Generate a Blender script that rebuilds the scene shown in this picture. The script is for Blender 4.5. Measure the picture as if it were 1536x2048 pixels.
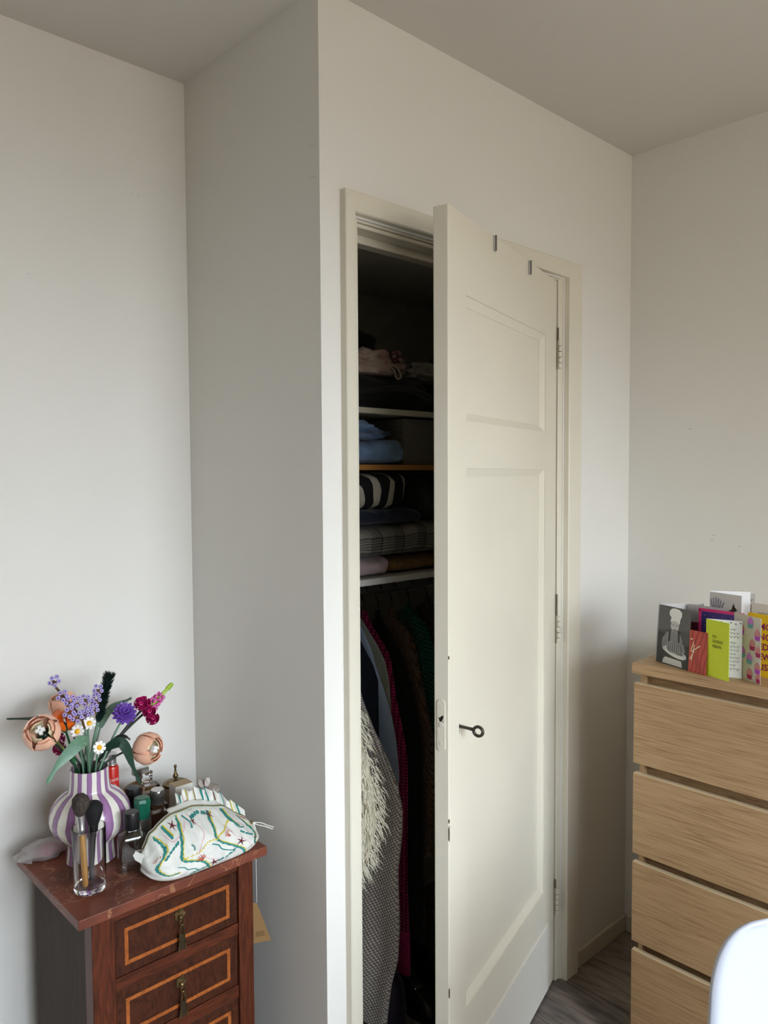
import bpy, bmesh, math, random
from mathutils import Vector, Matrix, noise
random.seed(7)
PI = math.pi
for o in list(bpy.data.objects): bpy.data.objects.remove(o, do_unlink=True)
S = bpy.context.scene
COL = S.collection

# ------------------------------------------------------------------ camera, light, exposure
YAW, PITCH, ROLL, CAMH = 0.75551, 0.04834, -0.00562, 1.499
fw = Vector((math.sin(YAW)*math.cos(PITCH), math.cos(YAW)*math.cos(PITCH), -math.sin(PITCH)))
rt = Vector((math.cos(YAW), -math.sin(YAW), 0)); dn = -rt.cross(fw)
cr = rt*math.cos(ROLL) - dn*math.sin(ROLL); cd = rt*math.sin(ROLL) + dn*math.cos(ROLL)
cd_ = bpy.data.cameras.new('camera'); camo = bpy.data.objects.new('camera', cd_); COL.objects.link(camo)
cd_.sensor_fit = 'VERTICAL'; cd_.sensor_height = 36; cd_.lens = 36*1543.36/2048; cd_.clip_start = .01
m = Matrix((cr, -cd, -fw)).transposed().to_4x4(); m.translation = (0, 0, CAMH); camo.matrix_world = m
S.camera = camo

w = bpy.data.worlds.new('world'); S.world = w; w.use_nodes = True
w.node_tree.nodes['Background'].inputs[0].default_value = (.75, .85, 1, 1)
w.node_tree.nodes['Background'].inputs[1].default_value = .6

WIN_X0, WIN_X1, WIN_Z0, WIN_Z1, WIN_Y = -.5, 1.8, .82, 2.25, -1.9
def area(name, loc, rot, sx, sy, power, col, spread=180):
    l = bpy.data.lights.new(name, 'AREA'); l.shape = 'RECTANGLE'; l.size = sx; l.size_y = sy; l.energy = power; l.color = col; l.spread = math.radians(spread)
    o = bpy.data.objects.new(name, l); COL.objects.link(o); o.location = loc; o.rotation_euler = rot; return o
wcx, wcz = (WIN_X0+WIN_X1)/2, (WIN_Z0+WIN_Z1)/2
# an area lamp shines along its local -Z; rot x = +90 deg points it to +Y
area('sky_light', (wcx, WIN_Y+.05, wcz+.05), (math.radians(90-50), 0, math.radians(2)), 2.2, 1.2, 113, (.75, .865, 1.0), 120)
area('ground_bounce_light', (wcx, WIN_Y+.04, wcz-.1), (math.radians(90+20), 0, math.radians(2)), 2.2, 1.15, 21, (1.0, .82, .58))

v = S.view_settings; v.view_transform = 'Standard'; v.look = 'None'; v.gamma = 1; v.use_curve_mapping = False
v.exposure = 0.0

# ------------------------------------------------------------------ geometry helpers: a geo is (verts, faces) in world metres
def merge(*gs):
    V, F = [], []
    for a, b in gs:
        n = len(V); V += [tuple(q) for q in a]; F += [tuple(i+n for i in f) for f in b]
    return V, F
def xf(g, fn): return [tuple(fn(*q)) for q in g[0]], g[1]
def move(g, d): return xf(g, lambda x, y, z: (x+d[0], y+d[1], z+d[2]))
def mat4(g, M): return [tuple(M @ Vector(q)) for q in g[0]], g[1]
def basis(o, ex, ey, ez):
    M = Matrix((Vector(ex), Vector(ey), Vector(ez))).transposed().to_4x4(); M.translation = o; return M
def axis_m(o, az, spin=0):
    az = Vector(az).normalized(); t = Vector((0, 0, 1)) if abs(az.z) < .95 else Vector((0, 1, 0))
    ax = t.cross(az).normalized(); ay = az.cross(ax)
    return basis(o, ax, ay, az) @ Matrix.Rotation(spin, 4, 'Z')
def box(x0, x1, y0, y1, z0, z1, b=0, seg=2):
    v = [(x, y, z) for z in (z0, z1) for y in (y0, y1) for x in (x0, x1)]
    f = [(0, 2, 3, 1), (4, 5, 7, 6), (0, 1, 5, 4), (2, 6, 7, 3), (0, 4, 6, 2), (1, 3, 7, 5)]
    if b <= 0: return v, f
    bm = bmesh.new(); vs = [bm.verts.new(q) for q in v]
    for q in f: bm.faces.new([vs[i] for i in q])
    bmesh.ops.bevel(bm, geom=list(bm.edges), offset=b, segments=seg, affect='EDGES', profile=.5)
    bm.verts.index_update(); r = ([tuple(q.co) for q in bm.verts], [tuple(q.index for q in f.verts) for f in bm.faces]); bm.free(); return r
def loft(rings, cap0=True, cap1=True, closed=True):
    n = len(rings[0]); V = [tuple(q) for r in rings for q in r]; F = []
    for i in range(len(rings)-1):
        for j in range(n if closed else n-1):
            k = (j+1) % n; F.append((i*n+j, i*n+k, (i+1)*n+k, (i+1)*n+j))
    if cap0 and closed: F.append(tuple(range(n-1, -1, -1)))
    if cap1 and closed: F.append(tuple((len(rings)-1)*n+j for j in range(n)))
    return V, F
def lathe(prof, c=(0, 0, 0), n=24, cap0=True, cap1=True):
    return loft([[(c[0]+r*math.cos(2*PI*j/n), c[1]+r*math.sin(2*PI*j/n), c[2]+z) for j in range(n)] for r, z in prof], cap0, cap1)
def tube(pts, r, n=8, cap=True):
    pts = [Vector(p) for p in pts]; m = len(pts); rr = r if isinstance(r, (list, tuple)) else [r]*m
    rings = []; prev = None
    for i, p in enumerate(pts):
        t = (pts[min(i+1, m-1)]-pts[max(i-1, 0)])
        if t.length < 1e-9: t = Vector((0, 0, 1))
        t.normalize()
        if prev is None:
            a = Vector((0, 0, 1)) if abs(t.z) < .9 else Vector((1, 0, 0)); u = t.cross(a).normalized()
        else:
            u = (prev - t*prev.dot(t)); u = u.normalized() if u.length > 1e-6 else t.orthogonal().normalized()
        prev = u; w_ = t.cross(u)
        rings.append([tuple(p+(u*math.cos(2*PI*j/n)+w_*math.sin(2*PI*j/n))*rr[i]) for j in range(n)])
    return loft(rings, cap, cap)
def curve(pts, n=20):
    pts = [Vector(p) for p in pts]; out = []; m = len(pts)
    for k in range(n+1):
        t = k/n*(m-1); i = min(int(t), m-2); f = t-i
        p0 = pts[max(i-1, 0)]; p1 = pts[i]; p2 = pts[i+1]; p3 = pts[min(i+2, m-1)]
        out.append(.5*((2*p1)+(p2-p0)*f+(2*p0-5*p1+4*p2-p3)*f*f+(3*p1-p0-3*p2+p3)*f**3))
    return out
def prism(poly, fr, z0, z1):
    """2-D polygon in a frame (o, ex, ey, en) extruded along en from z0 to z1"""
    o, ex, ey, en = [Vector(q) for q in fr]; n = len(poly)
    V = [tuple(o+ex*a+ey*b+en*z) for z in (z0, z1) for a, b in poly]
    F = [tuple(range(n-1, -1, -1)), tuple(range(n, 2*n))]+[(i, (i+1) % n, n+(i+1) % n, n+i) for i in range(n)]
    return V, F
def flat(poly, fr, off):
    o, ex, ey, en = [Vector(q) for q in fr]
    return [tuple(o+ex*a+ey*b+en*off) for a, b in poly], [tuple(range(len(poly)))]
def grid(fn, nu, nv):
    V = [tuple(fn(i/nu, j/nv)) for j in range(nv+1) for i in range(nu+1)]
    return V, [(j*(nu+1)+i, j*(nu+1)+i+1, (j+1)*(nu+1)+i+1, (j+1)*(nu+1)+i) for j in range(nv) for i in range(nu)]
def sphere(c, r, n=12, m=8):
    rx, ry, rz = r if isinstance(r, (list, tuple)) else (r, r, r)
    return loft([[(c[0]+rx*math.sin(PI*max(i, .02)/m if i < m else PI*(m-.02)/m)*math.cos(2*PI*j/n), c[1]+ry*math.sin(PI*max(i, .02)/m if i < m else PI*(m-.02)/m)*math.sin(2*PI*j/n), c[2]-rz*math.cos(PI*i/m)) for j in range(n)] for i in range(m+1)])
def ellipse(cx, cy, a, b, n=20, rot=0):
    return [(cx+a*math.cos(t)*math.cos(rot)-b*math.sin(t)*math.sin(rot), cy+a*math.cos(t)*math.sin(rot)+b*math.sin(t)*math.cos(rot)) for t in [2*PI*k/n for k in range(n)]]
def rrect(x0, x1, y0, y1, r, n=5):
    out = []
    for cx, cy, a0 in ((x1-r, y1-r, 0), (x0+r, y1-r, 90), (x0+r, y0+r, 180), (x1-r, y0+r, 270)):
        for k in range(n+1):
            a = math.radians(a0+90*k/n); out.append((cx+r*math.cos(a), cy+r*math.sin(a)))
    return out
def stroke(pts, w):
    """2-D polyline -> list of quads"""
    out = []
    for (x0, y0), (x1, y1) in zip(pts, pts[1:]):
        d = math.hypot(x1-x0, y1-y0) or 1e-9; nx, ny = -(y1-y0)/d*w/2, (x1-x0)/d*w/2; ex, ey = (x1-x0)/d*w*.3, (y1-y0)/d*w*.3
        out.append([(x0+nx-ex, y0+ny-ey), (x0-nx-ex, y0-ny-ey), (x1-nx+ex, y1-ny+ey), (x1+nx+ex, y1+ny+ey)])
    return out
def nz(p, s=1.0): return noise.noise(Vector(p)*s)

# ------------------------------------------------------------------ object helpers
ORG = {}
def _make(name, g, mat, smooth):
    me = bpy.data.meshes.new(name); me.from_pydata(g[0], [], g[1])
    bm = bmesh.new(); bm.from_mesh(me); bmesh.ops.recalc_face_normals(bm, faces=bm.faces); bm.to_mesh(me); bm.free()
    if smooth is not None:
        for p in me.polygons: p.use_smooth = True
        me.set_sharp_from_angle(angle=math.radians(smooth))
    me.materials.append(mat); me.update(); return me
def tag(o, label, cat=None, group=None, kind=None):
    o['label'] = label
    if cat: o['category'] = cat
    if group: o['group'] = group
    if kind: o['kind'] = kind
    return o
def thing(name, loc, label, cat=None, group=None, kind=None):
    o = bpy.data.objects.new(name, None); COL.objects.link(o); o.location = loc; o.empty_display_size = .05
    ORG[o.name] = Vector(loc); return tag(o, label, cat, group, kind)
def add(name, g, mat, parent=None, smooth=None, label=None, cat=None, group=None, kind=None):
    if parent is not None: org = ORG[parent.name]
    else:
        xs = [q[0] for q in g[0]]; ys = [q[1] for q in g[0]]; zs = [q[2] for q in g[0]]
        org = Vector(((min(xs)+max(xs))/2, (min(ys)+max(ys))/2, min(zs)))
    me = _make(name, ([(q[0]-org.x, q[1]-org.y, q[2]-org.z) for q in g[0]], g[1]), mat, smooth)
    o = bpy.data.objects.new(name, me); COL.objects.link(o)
    if parent is not None: o.parent = parent
    else: o.location = org
    ORG[o.name] = org
    if label: o['label'] = label
    if cat: o['category'] = cat
    if group: o['group'] = group
    if kind: o['kind'] = kind
    return o
def decal(parent, name, fr, polys, mat, off=.0004):
    polys = list(polys)
    if len(polys) <= 10: return [add(name, flat(p, fr, off), mat, parent) for p in polys][0]
    return add(name, merge(*[flat(p, fr, off) for p in polys]), mat, parent, kind='stuff')
def text_geo(s, size, fr, off=.0004, shear=0, align='LEFT', sx=1, bold=0):
    cu = bpy.data.curves.new('txt', 'FONT'); cu.body = s; cu.size = size; cu.shear = shear; cu.align_x = align; cu.resolution_u = 3; cu.offset = size*bold
    ob = bpy.data.objects.new('txt', cu); COL.objects.link(ob)
    dg = bpy.context.evaluated_depsgraph_get(); me = ob.evaluated_get(dg).to_mesh()
    o, ex, ey, en = [Vector(q) for q in fr]
    g = [tuple(o+ex*(q.co.x*sx)+ey*q.co.y+en*off) for q in me.vertices], [tuple(p.vertices) for p in me.polygons]
    bpy.data.objects.remove(ob, do_unlink=True); bpy.data.curves.remove(cu); return g

# ------------------------------------------------------------------ materials
def C(r, g, b):
    f = lambda c: ((c/255+.055)/1.055)**2.4 if c > 10 else c/255/12.92
    return (f(r), f(g), f(b), 1)
def M(name, col, rough=.5, metal=0, var=None, bump=None, trans=0, ior=1.45, sheen=0, coat=0, alpha=1, spec=.5):
    """col: principled colour; var=(scale(xyz), col2, lo, hi[,detail]) noise mix; bump=(scale(xyz), strength)"""
    m = bpy.data.materials.new(name); m.use_nodes = True; N = m.node_tree.nodes; L = m.node_tree.links; b = N['Principled BSDF']
    b.inputs['Base Color'].default_value = col; b.inputs['Roughness'].default_value = rough; b.inputs['Metallic'].default_value = metal
    b.inputs['Transmission Weight'].default_value = trans; b.inputs['IOR'].default_value = ior; b.inputs['Sheen Weight'].default_value = sheen
    b.inputs['Coat Weight'].default_value = coat; b.inputs['Alpha'].default_value = alpha; b.inputs['Specular IOR Level'].default_value = spec
    if var or bump: tc = N.new('ShaderNodeTexCoord')
    def nt(sc, det=4):
        mp = N.new('ShaderNodeMapping'); mp.inputs['Scale'].default_value = sc if isinstance(sc, tuple) else (sc, sc, sc); L.new(tc.outputs['Object'], mp.inputs[0])
        t = N.new('ShaderNodeTexNoise'); t.inputs['Scale'].default_value = 1; t.inputs['Detail'].default_value = det; L.new(mp.outputs[0], t.inputs['Vector']); return t
    if var:
        t = nt(var[0], var[4] if len(var) > 4 else 4); r = N.new('ShaderNodeValToRGB'); L.new(t.outputs['Fac'], r.inputs[0])
        r.color_ramp.elements[0].position = var[2]; r.color_ramp.elements[0].color = col; r.color_ramp.elements[1].position = var[3]; r.color_ramp.elements[1].color = var[1]
        L.new(r.outputs[0], b.inputs['Base Color'])
    if bump:
        t = nt(bump[0]); bp = N.new('ShaderNodeBump'); bp.inputs['Strength'].default_value = bump[1]; bp.inputs['Distance'].default_value = .002; L.new(t.outputs['Fac'], bp.inputs['Height']); L.new(bp.outputs[0], b.inputs['Normal'])
    return m
def nodes(m): return m.node_tree.nodes, m.node_tree.links, m.node_tree.nodes['Principled BSDF']
def wood(name, c1, c2, c3, rough, scale, stretch, rings=14, coat=0, bumpv=.12, spec=.5):
    """grain along the axis whose stretch factor is small"""
    m = M(name, c1, rough, coat=coat, spec=spec); N, L, b = nodes(m)
    tc = N.new('ShaderNodeTexCoord'); mp = N.new('ShaderNodeMapping'); mp.inputs['Scale'].default_value = tuple(scale*q for q in stretch); L.new(tc.outputs['Object'], mp.inputs[0])
    n1 = N.new('ShaderNodeTexNoise'); n1.inputs['Scale'].default_value = 1; n1.inputs['Detail'].default_value = 3; n1.inputs['Distortion'].default_value = .6; L.new(mp.outputs[0], n1.inputs['Vector'])
    mu = N.new('ShaderNodeMath'); mu.operation = 'MULTIPLY'; mu.inputs[1].default_value = rings; L.new(n1.outputs['Fac'], mu.inputs[0])
    pp = N.new('ShaderNodeMath'); pp.operation = 'PINGPONG'; pp.inputs[1].default_value = .5; L.new(mu.outputs[0], pp.inputs[0])
    mp2 = N.new('ShaderNodeMapping'); mp2.inputs['Scale'].default_value = tuple(scale*7*q for q in stretch); L.new(tc.outputs['Object'], mp2.inputs[0])
    n2 = N.new('ShaderNodeTexNoise'); n2.inputs['Scale'].default_value = 1; n2.inputs['Detail'].default_value = 5; L.new(mp2.outputs[0], n2.inputs['Vector'])
    ad = N.new('ShaderNodeMath'); ad.operation = 'MULTIPLY_ADD'; ad.inputs[1].default_value = .9; L.new(pp.outputs[0], ad.inputs[0]); L.new(n2.outputs['Fac'], ad.inputs[2])
    r = N.new('ShaderNodeValToRGB'); L.new(ad.outputs[0], r.inputs[0]); e = r.color_ramp.elements; e[0].position = .38; e[0].color = c3; e[1].position = .98; e[1].color = c2
    q = e.new(.62); q.color = c1
    L.new(r.outputs[0], b.inputs['Base Color'])
    bp = N.new('ShaderNodeBump'); bp.inputs['Strength'].default_value = bumpv; bp.inputs['Distance'].default_value = .001; L.new(n2.outputs['Fac'], bp.inputs['Height']); L.new(bp.outputs[0], b.inputs['Normal'])
    return m

wall_m = M('wall_paint', C(231, 229, 222), .75, bump=(320, .12))
ceil_m = M('ceiling_paint', C(214, 210, 202), .85, bump=(200, .1))
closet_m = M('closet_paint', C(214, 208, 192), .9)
gloss_m = M('cream_gloss_paint', C(227, 221, 203), .34, var=(3, C(222, 216, 199), .4, .7), bump=((6, 6, 60), .05))
base_m = M('baseboard_paint', C(205, 196, 180), .5)
steel_m = M('painted_steel', C(219, 213, 196), .4, bump=(160, .1))
chip_m = M('bare_wood_chip', C(92, 80, 64), .8)
dark_m = M('dark_gap', C(14, 13, 12), .9)

# ------------------------------------------------------------------ room
CV, AV, BU, DU, CH = 1.265, 1.8123, 1.015, 2.271, 2.4957
XL, YB = -2.4, WIN_Y
def struct(name, g, mat, label): return add(name, g, mat, None, None, label, None, None, 'structure')
fl = struct('floor', box(XL, DU+.06, YB, 1.95, -.05, -.006), M('subfloor', C(40, 36, 33), .9), 'dark grey brown wood-look plank floor')
plank_ms = [wood('plank_wood_%d' % k, a, b, c,   .42, 3.2, (4, .5, 4), 6, bumpv=.25) for k, (a, b, c) in enumerate((
    (C(122, 113, 106), C(146, 137, 128), C(92, 84, 78)), (C(106, 98, 93), C(134, 123, 113), C(80, 73, 69)), (C(130, 119, 108), C(152, 140, 127), C(98, 88, 79))))]
k = 0
for i in range(27):
    x0 = XL + i*.18
    y = YB - .4 + (i*.47 % 1.1)
    while y < 1.95:
        a, b_ = max(y, YB), min(y+1.2, 1.95)
        if b_-a > .05 and x0 < DU:
            add('plank', box(x0+.0006, min(x0+.1794, DU+.05), a+.0006, b_-.0006, -.006, 0, .0008, 1), plank_ms[(i*7+k*5) % 3], fl)
        y += 1.2; k += 1
struct('ceiling', box(XL, DU+.06, YB-.06, 1.95, CH, CH+.06), ceil_m, 'plain off-white painted ceiling')
struct('wall_left', box(XL, BU+.03, AV, AV+.06, 0, CH), wall_m, 'bright off-white wall behind the marble-topped cabinet')
struct('wall_recess', box(BU, BU+.06, CV, AV+.14, 0, CH), wall_m, 'narrow shaded wall return between the bright wall and the closet')
OX0, OX1, OZ = 1.0985, 1.903, 2.054
struct('wall_closet', merge(box(BU+.06, OX0+.004, CV, 1.332, 0, CH), box(OX1-.004, DU, CV, 1.332, 0, CH), box(OX0+.004, OX1-.004, CV, 1.332, OZ-.004, CH)), wall_m, 'off-white wall with the closet doorway in it')
struct('wall_right', box(DU, DU+.06, YB, 1.95, 0, CH), wall_m, 'pale wall behind the oak chest of drawers')
struct('wall_rear', box(XL-.06, XL, YB, AV+.06, 0, CH), M('taupe_wall_paint', C(150, 142, 130), .8), 'taupe wall facing the chest of drawers')  # unseen wall; darker tone chosen to cut light bounced back into the room
struct('wall_window', merge(box(XL-.06, WIN_X0, YB-.12, YB, 0, CH), box(WIN_X1, DU+.06, YB-.12, YB, 0, CH), box(WIN_X0, WIN_X1, YB-.12, YB, 0, WIN_Z0), box(WIN_X0, WIN_X1, YB-.12, YB, WIN_Z1, CH)), wall_m, 'off-white wall with the window facing the closet')
wf = thing('window_1', (wcx, YB-.06, WIN_Z0), 'white framed window with two panes facing the closet', kind='structure')
wfm = M('window_frame_paint', C(235, 235, 232), .4)
for a, b_, c, d in ((WIN_X0, WIN_X1, WIN_Z0, WIN_Z0+.05), (WIN_X0, WIN_X1, WIN_Z1-.05, WIN_Z1), (WIN_X0, WIN_X0+.05, WIN_Z0+.05, WIN_Z1-.05), (WIN_X1-.05, WIN_X1, WIN_Z0+.05, WIN_Z1-.05), (wcx-.03, wcx+.03, WIN_Z0+.05, WIN_Z1-.05)):
    add('window_frame', box(a, b_, YB-.1, YB-.04, c, d), wfm, wf)
glass_m = M('clear_glass', (1, 1, 1, 1), .0, trans=1, ior=1.45)
for a, b_ in ((WIN_X0+.05, wcx-.03), (wcx+.03, WIN_X1-.05)): add('pane', box(a, b_, YB-.075, YB-.07, WIN_Z0+.05, WIN_Z1-.05), glass_m, wf)
# closet interior
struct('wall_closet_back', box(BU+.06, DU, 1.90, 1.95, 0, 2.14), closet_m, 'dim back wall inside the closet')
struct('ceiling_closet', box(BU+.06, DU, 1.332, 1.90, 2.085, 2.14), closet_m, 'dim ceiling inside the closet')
# small scuffs on the paint
wr_ = bpy.data.objects['wall_recess']; wl_ = bpy.data.objects['wall_left']; wd_ = bpy.data.objects['wall_right']
scm = M('scuff_grey', C(204, 199, 190), .8)
rs = random.Random(5)
for (px0, y0, z0, px1, y1, z1) in ((BU-.0003, 1.300, 2.185, BU-.0003, 1.278, 2.178), (BU-.0003, 1.295, 2.120, BU-.0003, 1.275, 2.112)): add('scuff_mark', tube([(px0, y0, z0), (px1, y1, z1)], .0006, 4), scm, wr_)
for x, z in ((.867, 2.185), (.885, 2.185), (.62, 1.95)): add('scuff_mark', box(x, x+.004, AV-.0006, AV, z, z+.0015), scm, wl_)
for y, z in ((.99, 1.30), (.985, 1.313), (.91, 1.285), (1.06, 1.63), (.80, 1.345)): add('scuff_mark', box(DU-.0006, DU, y, y+.006*rs.random()+.003, z, z+.003), scm, wd_)
# baseboards
struct('baseboard_closet', box(1.9695, DU, CV-.012, CV, 0, .054, .002, 1), base_m, 'painted skirting board right of the closet door')
struct('baseboard_right', box(DU-.012, DU, YB, CV-.012, 0, .054, .002, 1), base_m, 'painted skirting board behind the oak chest')
struct('baseboard_left', box(XL, BU, AV-.012, AV, 0, .054, .002, 1), base_m, 'painted skirting board behind the marble-topped cabinet')
# casing around the doorway (front face y = 1.246)
tr = thing('trim_1', (1.5, CV, 0), 'cream painted door casing around the closet opening', kind='structure')
YF = 1.2458; EX0, EX1, EZ = 1.069, 1.966, 2.098
def casing_v(xo, xi):
    s = 1 if xi > xo else -1
    pr_ = [(xo, CV), (xo, YF+.002), (xo+s*.002, YF), (xi-s*.003, YF), (xi, YF+.003), (xi, CV+.004)]
    top = [(xo, EZ), (xo, EZ), (xo+s*.002, EZ-.002), (xi-s*.003, OZ+.003), (xi, OZ), (xi, OZ)]
    return loft([[(x, y, 0) for x, y in pr_], [(p[0], p[1], t[1]) for p, t in zip(pr_, top)]])
add('casing', casing_v(EX0, OX0), gloss_m, tr); add('casing', casing_v(EX1, OX1), gloss_m, tr)
pz = [(EZ, CV), (EZ, YF+.002), (EZ-.002, YF), (OZ+.003, YF), (OZ, YF+.003), (OZ, CV+.004)]
px_ = [0, 0, .002, OX0-EX0-.003, OX0-EX0, OX0-EX0]; pxr = [0, 0, .002, EX1-OX1-.003, EX1-OX1, EX1-OX1]
add('casing', loft([[(EX0+e, y, z) for (z, y), e in zip(pz, px_)], [(EX1-e, y, z) for (z, y), e in zip(pz, pxr)]]), gloss_m, tr)
# jambs and head with rebates
add('jamb', merge(box(OX0, 1.122, 1.2685, 1.345, 0, OZ, .0015, 1), box(1.122, 1.134, 1.31, 1.345, 0, OZ-.02, .0015, 1)), gloss_m, tr)
add('jamb', merge(box(1.879, OX1+.002, 1.2685, 1.345, 0, OZ, .0015, 1), box(1.868, 1.879, 1.31, 1.345, 0, OZ-.02, .0015, 1)), gloss_m, tr)
add('head_jamb', merge(box(1.122, 1.879, 1.272, 1.345, 2.0455, OZ+.002, .001, 1), box(1.122, 1.879, 1.275, 1.345, 2.0355, 2.0445, .0015, 1), box(1.134, 1.868, 1.314, 1.345, 2.017, 2.0355, .0015, 1)), gloss_m, tr)

# ------------------------------------------------------------------ closet door
HX, HY = 1.8755, 1.272
DD = Vector((-.956, -.2935, 0)).normalized(); DN = Vector((.2935, -.956, 0)).normalized()
door = thing('door_1', (HX, HY, 0), 'cream painted two-panel closet door standing ajar', kind='structure')
def dw(s, z, dep=0): return Vector((HX, HY, 0))+DD*s-DN*dep+Vector((0, 0, z))
def dbox(s0, s1, z0, z1, d0, d1, b=0):
    return xf(box(s0, s1, d0, d1, z0, z1, b, 2), lambda s, d, z: dw(s, z, d))
DWD, DZ0, DZ1, DT = .7299, .008, 2.042, .034
PS0, PS1 = .096, .6405
def stile(pr2): return loft([[dw(s, z, d) for s, d in pr2] for z in (DZ0, DZ1)])
add('stile', stile([(PS0, 0), (.0015, 0), (0, .0015), (0, DT), (PS0, DT)]), gloss_m, door)
add('stile', stile([(PS1, 0), (DWD-.0022, 0), (DWD-.0007, .0007), (DWD, .0022), (DWD, DT-.0022), (DWD-.0022, DT), (PS1, DT)]), gloss_m, door)
for a, b_ in ((1.878, DZ1), (1.512, 1.613), (DZ0, .314)): add('rail', dbox(PS0, PS1, a, b_, 0, DT), gloss_m, door)
def moulding(z0, z1):
    wd, dp = .0185, .0155; g = []
    def seg(a, b, c, d): g.append(([dw(*a, .0035), dw(*b, .0035), dw(*c, dp-.002), dw(*d, dp-.002), dw(*c, dp), dw(*d, dp), dw(*a, dp), dw(*b, dp)], [(0, 1, 2, 3), (3, 2, 4, 5), (0, 3, 5, 6), (1, 7, 4, 2), (0, 6, 7, 1), (5, 4, 7, 6)]))
    seg((PS0, z1), (PS1, z1), (PS1-wd, z1-wd), (PS0+wd, z1-wd)); seg((PS0, z0), (PS1, z0), (PS1-wd, z0+wd), (PS0+wd, z0+wd))
    seg((PS0, z0), (PS0, z1), (PS0+wd, z1-wd), (PS0+wd, z0+wd)); seg((PS1, z0), (PS1, z1), (PS1-wd, z1-wd), (PS1-wd, z0+wd))
    return g
for z0, z1 in ((1.613, 1.878), (.314, 1.512)):
    p = add('panel', dbox(PS0-.002, PS1+.002, z0-.002, z1+.002, .0155, .026), gloss_m, door)
    for g in moulding(z0, z1): add('moulding', g, gloss_m, p)
add('kick_plate', dbox(.055, .69, DZ0+.004, .205, -.003, .001, .001), M('white_kick_plate', C(224, 221, 210), .36), door)
# lock plate on the free edge, sits in the plane of the edge (normal = DD)
LE = (dw(DWD, 0, DT/2), DN, Vector((0, 0, 1)), DD)
lp = add('lock_plate', prism(rrect(-.0088, .0088, .922, 1.031, .0086, 6), LE, -.001, .0024), steel_m, door, 30)
for z in (.938, 1.016):
    sc = add('screw', prism(ellipse(0, z, .0038, .0038, 12), LE, .001, .0034), steel_m, lp)
add('bolt_hole', merge(prism([(-.0062, .9935), (-.003, .992), (.0005, .996), (.0052, .9985), (.0062, .995), (.004, .9895), (.0015, .9845), (-.0032, .985), (-.004, .9885)], LE, .001, .0027), prism([(.0038, .982), (.0055, .984), (.0052, .987), (.004, .985)], LE, .001, .0027)), dark_m, lp)
add('latch', prism([(-.003, .975), (.002, .9735), (.005, .977), (.005, .981), (.001, .984), (-.003, .982)], LE, .001, .0045), steel_m, lp)
# paint chips
KF = (dw(0, 0, 0), DD, Vector((0, 0, 1)), DN)
for s, z, h_ in ((.7292, .748, .018), (.7293, .775, .005), (.7292, .404, .012), (.7294, 1.12, .004)):
    add('paint_chip', prism([(s-.0018, z-h_), (s+.0012, z-h_*.7), (s+.0012, z+h_*.6), (s-.001, z+h_), (s-.0026, z+h_*.1)], KF, -.001, .0004), chip_m, door)
add('keyhole', merge(prism(ellipse(.676, .9635, .0022, .0030, 10), KF, -.001, .0003), prism([(.6754, .946), (.6766, .946), (.677, .963), (.675, .963)], KF, -.001, .0003)), dark_m, door)
# hinges
for z0, slot in ((1.797, 1.912), (1.011, 1.152), (.205, .31)):
    hg = add('hinge', xf(box(1.877, 1.8785, 1.262, 1.272, z0, z0+.079), lambda x, y, z: (x, y, z)), steel_m, door)
    for q in range(5):
        a = z0+q*.0158
        add('knuckle', lathe([(.0044, 0), (.0055, .001), (.0055, .0141), (.0044, .0151)], (1.8775, 1.2625-(.0015 if q % 2 else 0), a), 12), steel_m, hg, 40)
        if q < 4: add('knuckle_gap', lathe([(.0049, 0), (.0049, .0012)], (1.8775, 1.262, a+.0149), 10), dark_m, hg)
    add('hinge_slot', box(1.8735, 1.8775, 1.2655, 1.2705, z0+.08, slot), M('hinge_recess', C(112, 104, 88), .7), hg)
# key standing in the lock
km = M('dark_key_steel', C(74, 70, 62), .45, .7)
ky = thing('key', dw(.676, .94, 0), 'small dark steel key standing in the closet door lock', 'key')
kc = dw(.676, .9615, 0)
shaft = [kc-DN*.012, kc+DN*.004+Vector((0, 0, -.0003)), kc+DN*.018+Vector((0, 0, -.0012)), kc+DN*.030+Vector((0, 0, -.0022))]
add('shaft', tube(shaft, [.0034, .0034, .0032, .0038], 10), km, ky, 40)
bc = kc+DN*.043+Vector((0, 0, -.0045))
add('bow', tube([bc+(DN*math.cos(t)*.0105+Vector((0, 0, 1))*math.sin(t)*.0098) for t in [2*PI*q/20 for q in range(21)]], .0034, 8), km, ky, 60)
# flat over-door hooks
hkm = M('white_plastic_hook', C(206, 206, 204), .4)
for s, lab in ((.479, 'white over-door hook, the one nearer the door\'s free edge'), (.237, 'white over-door hook, the one nearer the hinges')):
    t = thing('door_hook', dw(s, DZ1-.03, 0), lab, 'hook', 'over-door hooks')
    add('strap', merge(dbox(s-.006, s+.006, DZ1, DZ1+.0015, -.0035, DT+.002), dbox(s-.006, s+.006, DZ1-.034, DZ1+.0015, -.0035, -.0012), dbox(s-.006, s+.006, DZ1-.030, DZ1+.0015, DT+.0005, DT+.002)), hkm, t)
    add('lip', dbox(s+.0045, s+.006, DZ1-.034, DZ1+.001, -.0085, -.0034), M('hook_edge_shadow_grey', C(120, 118, 116), .5), t)

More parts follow.
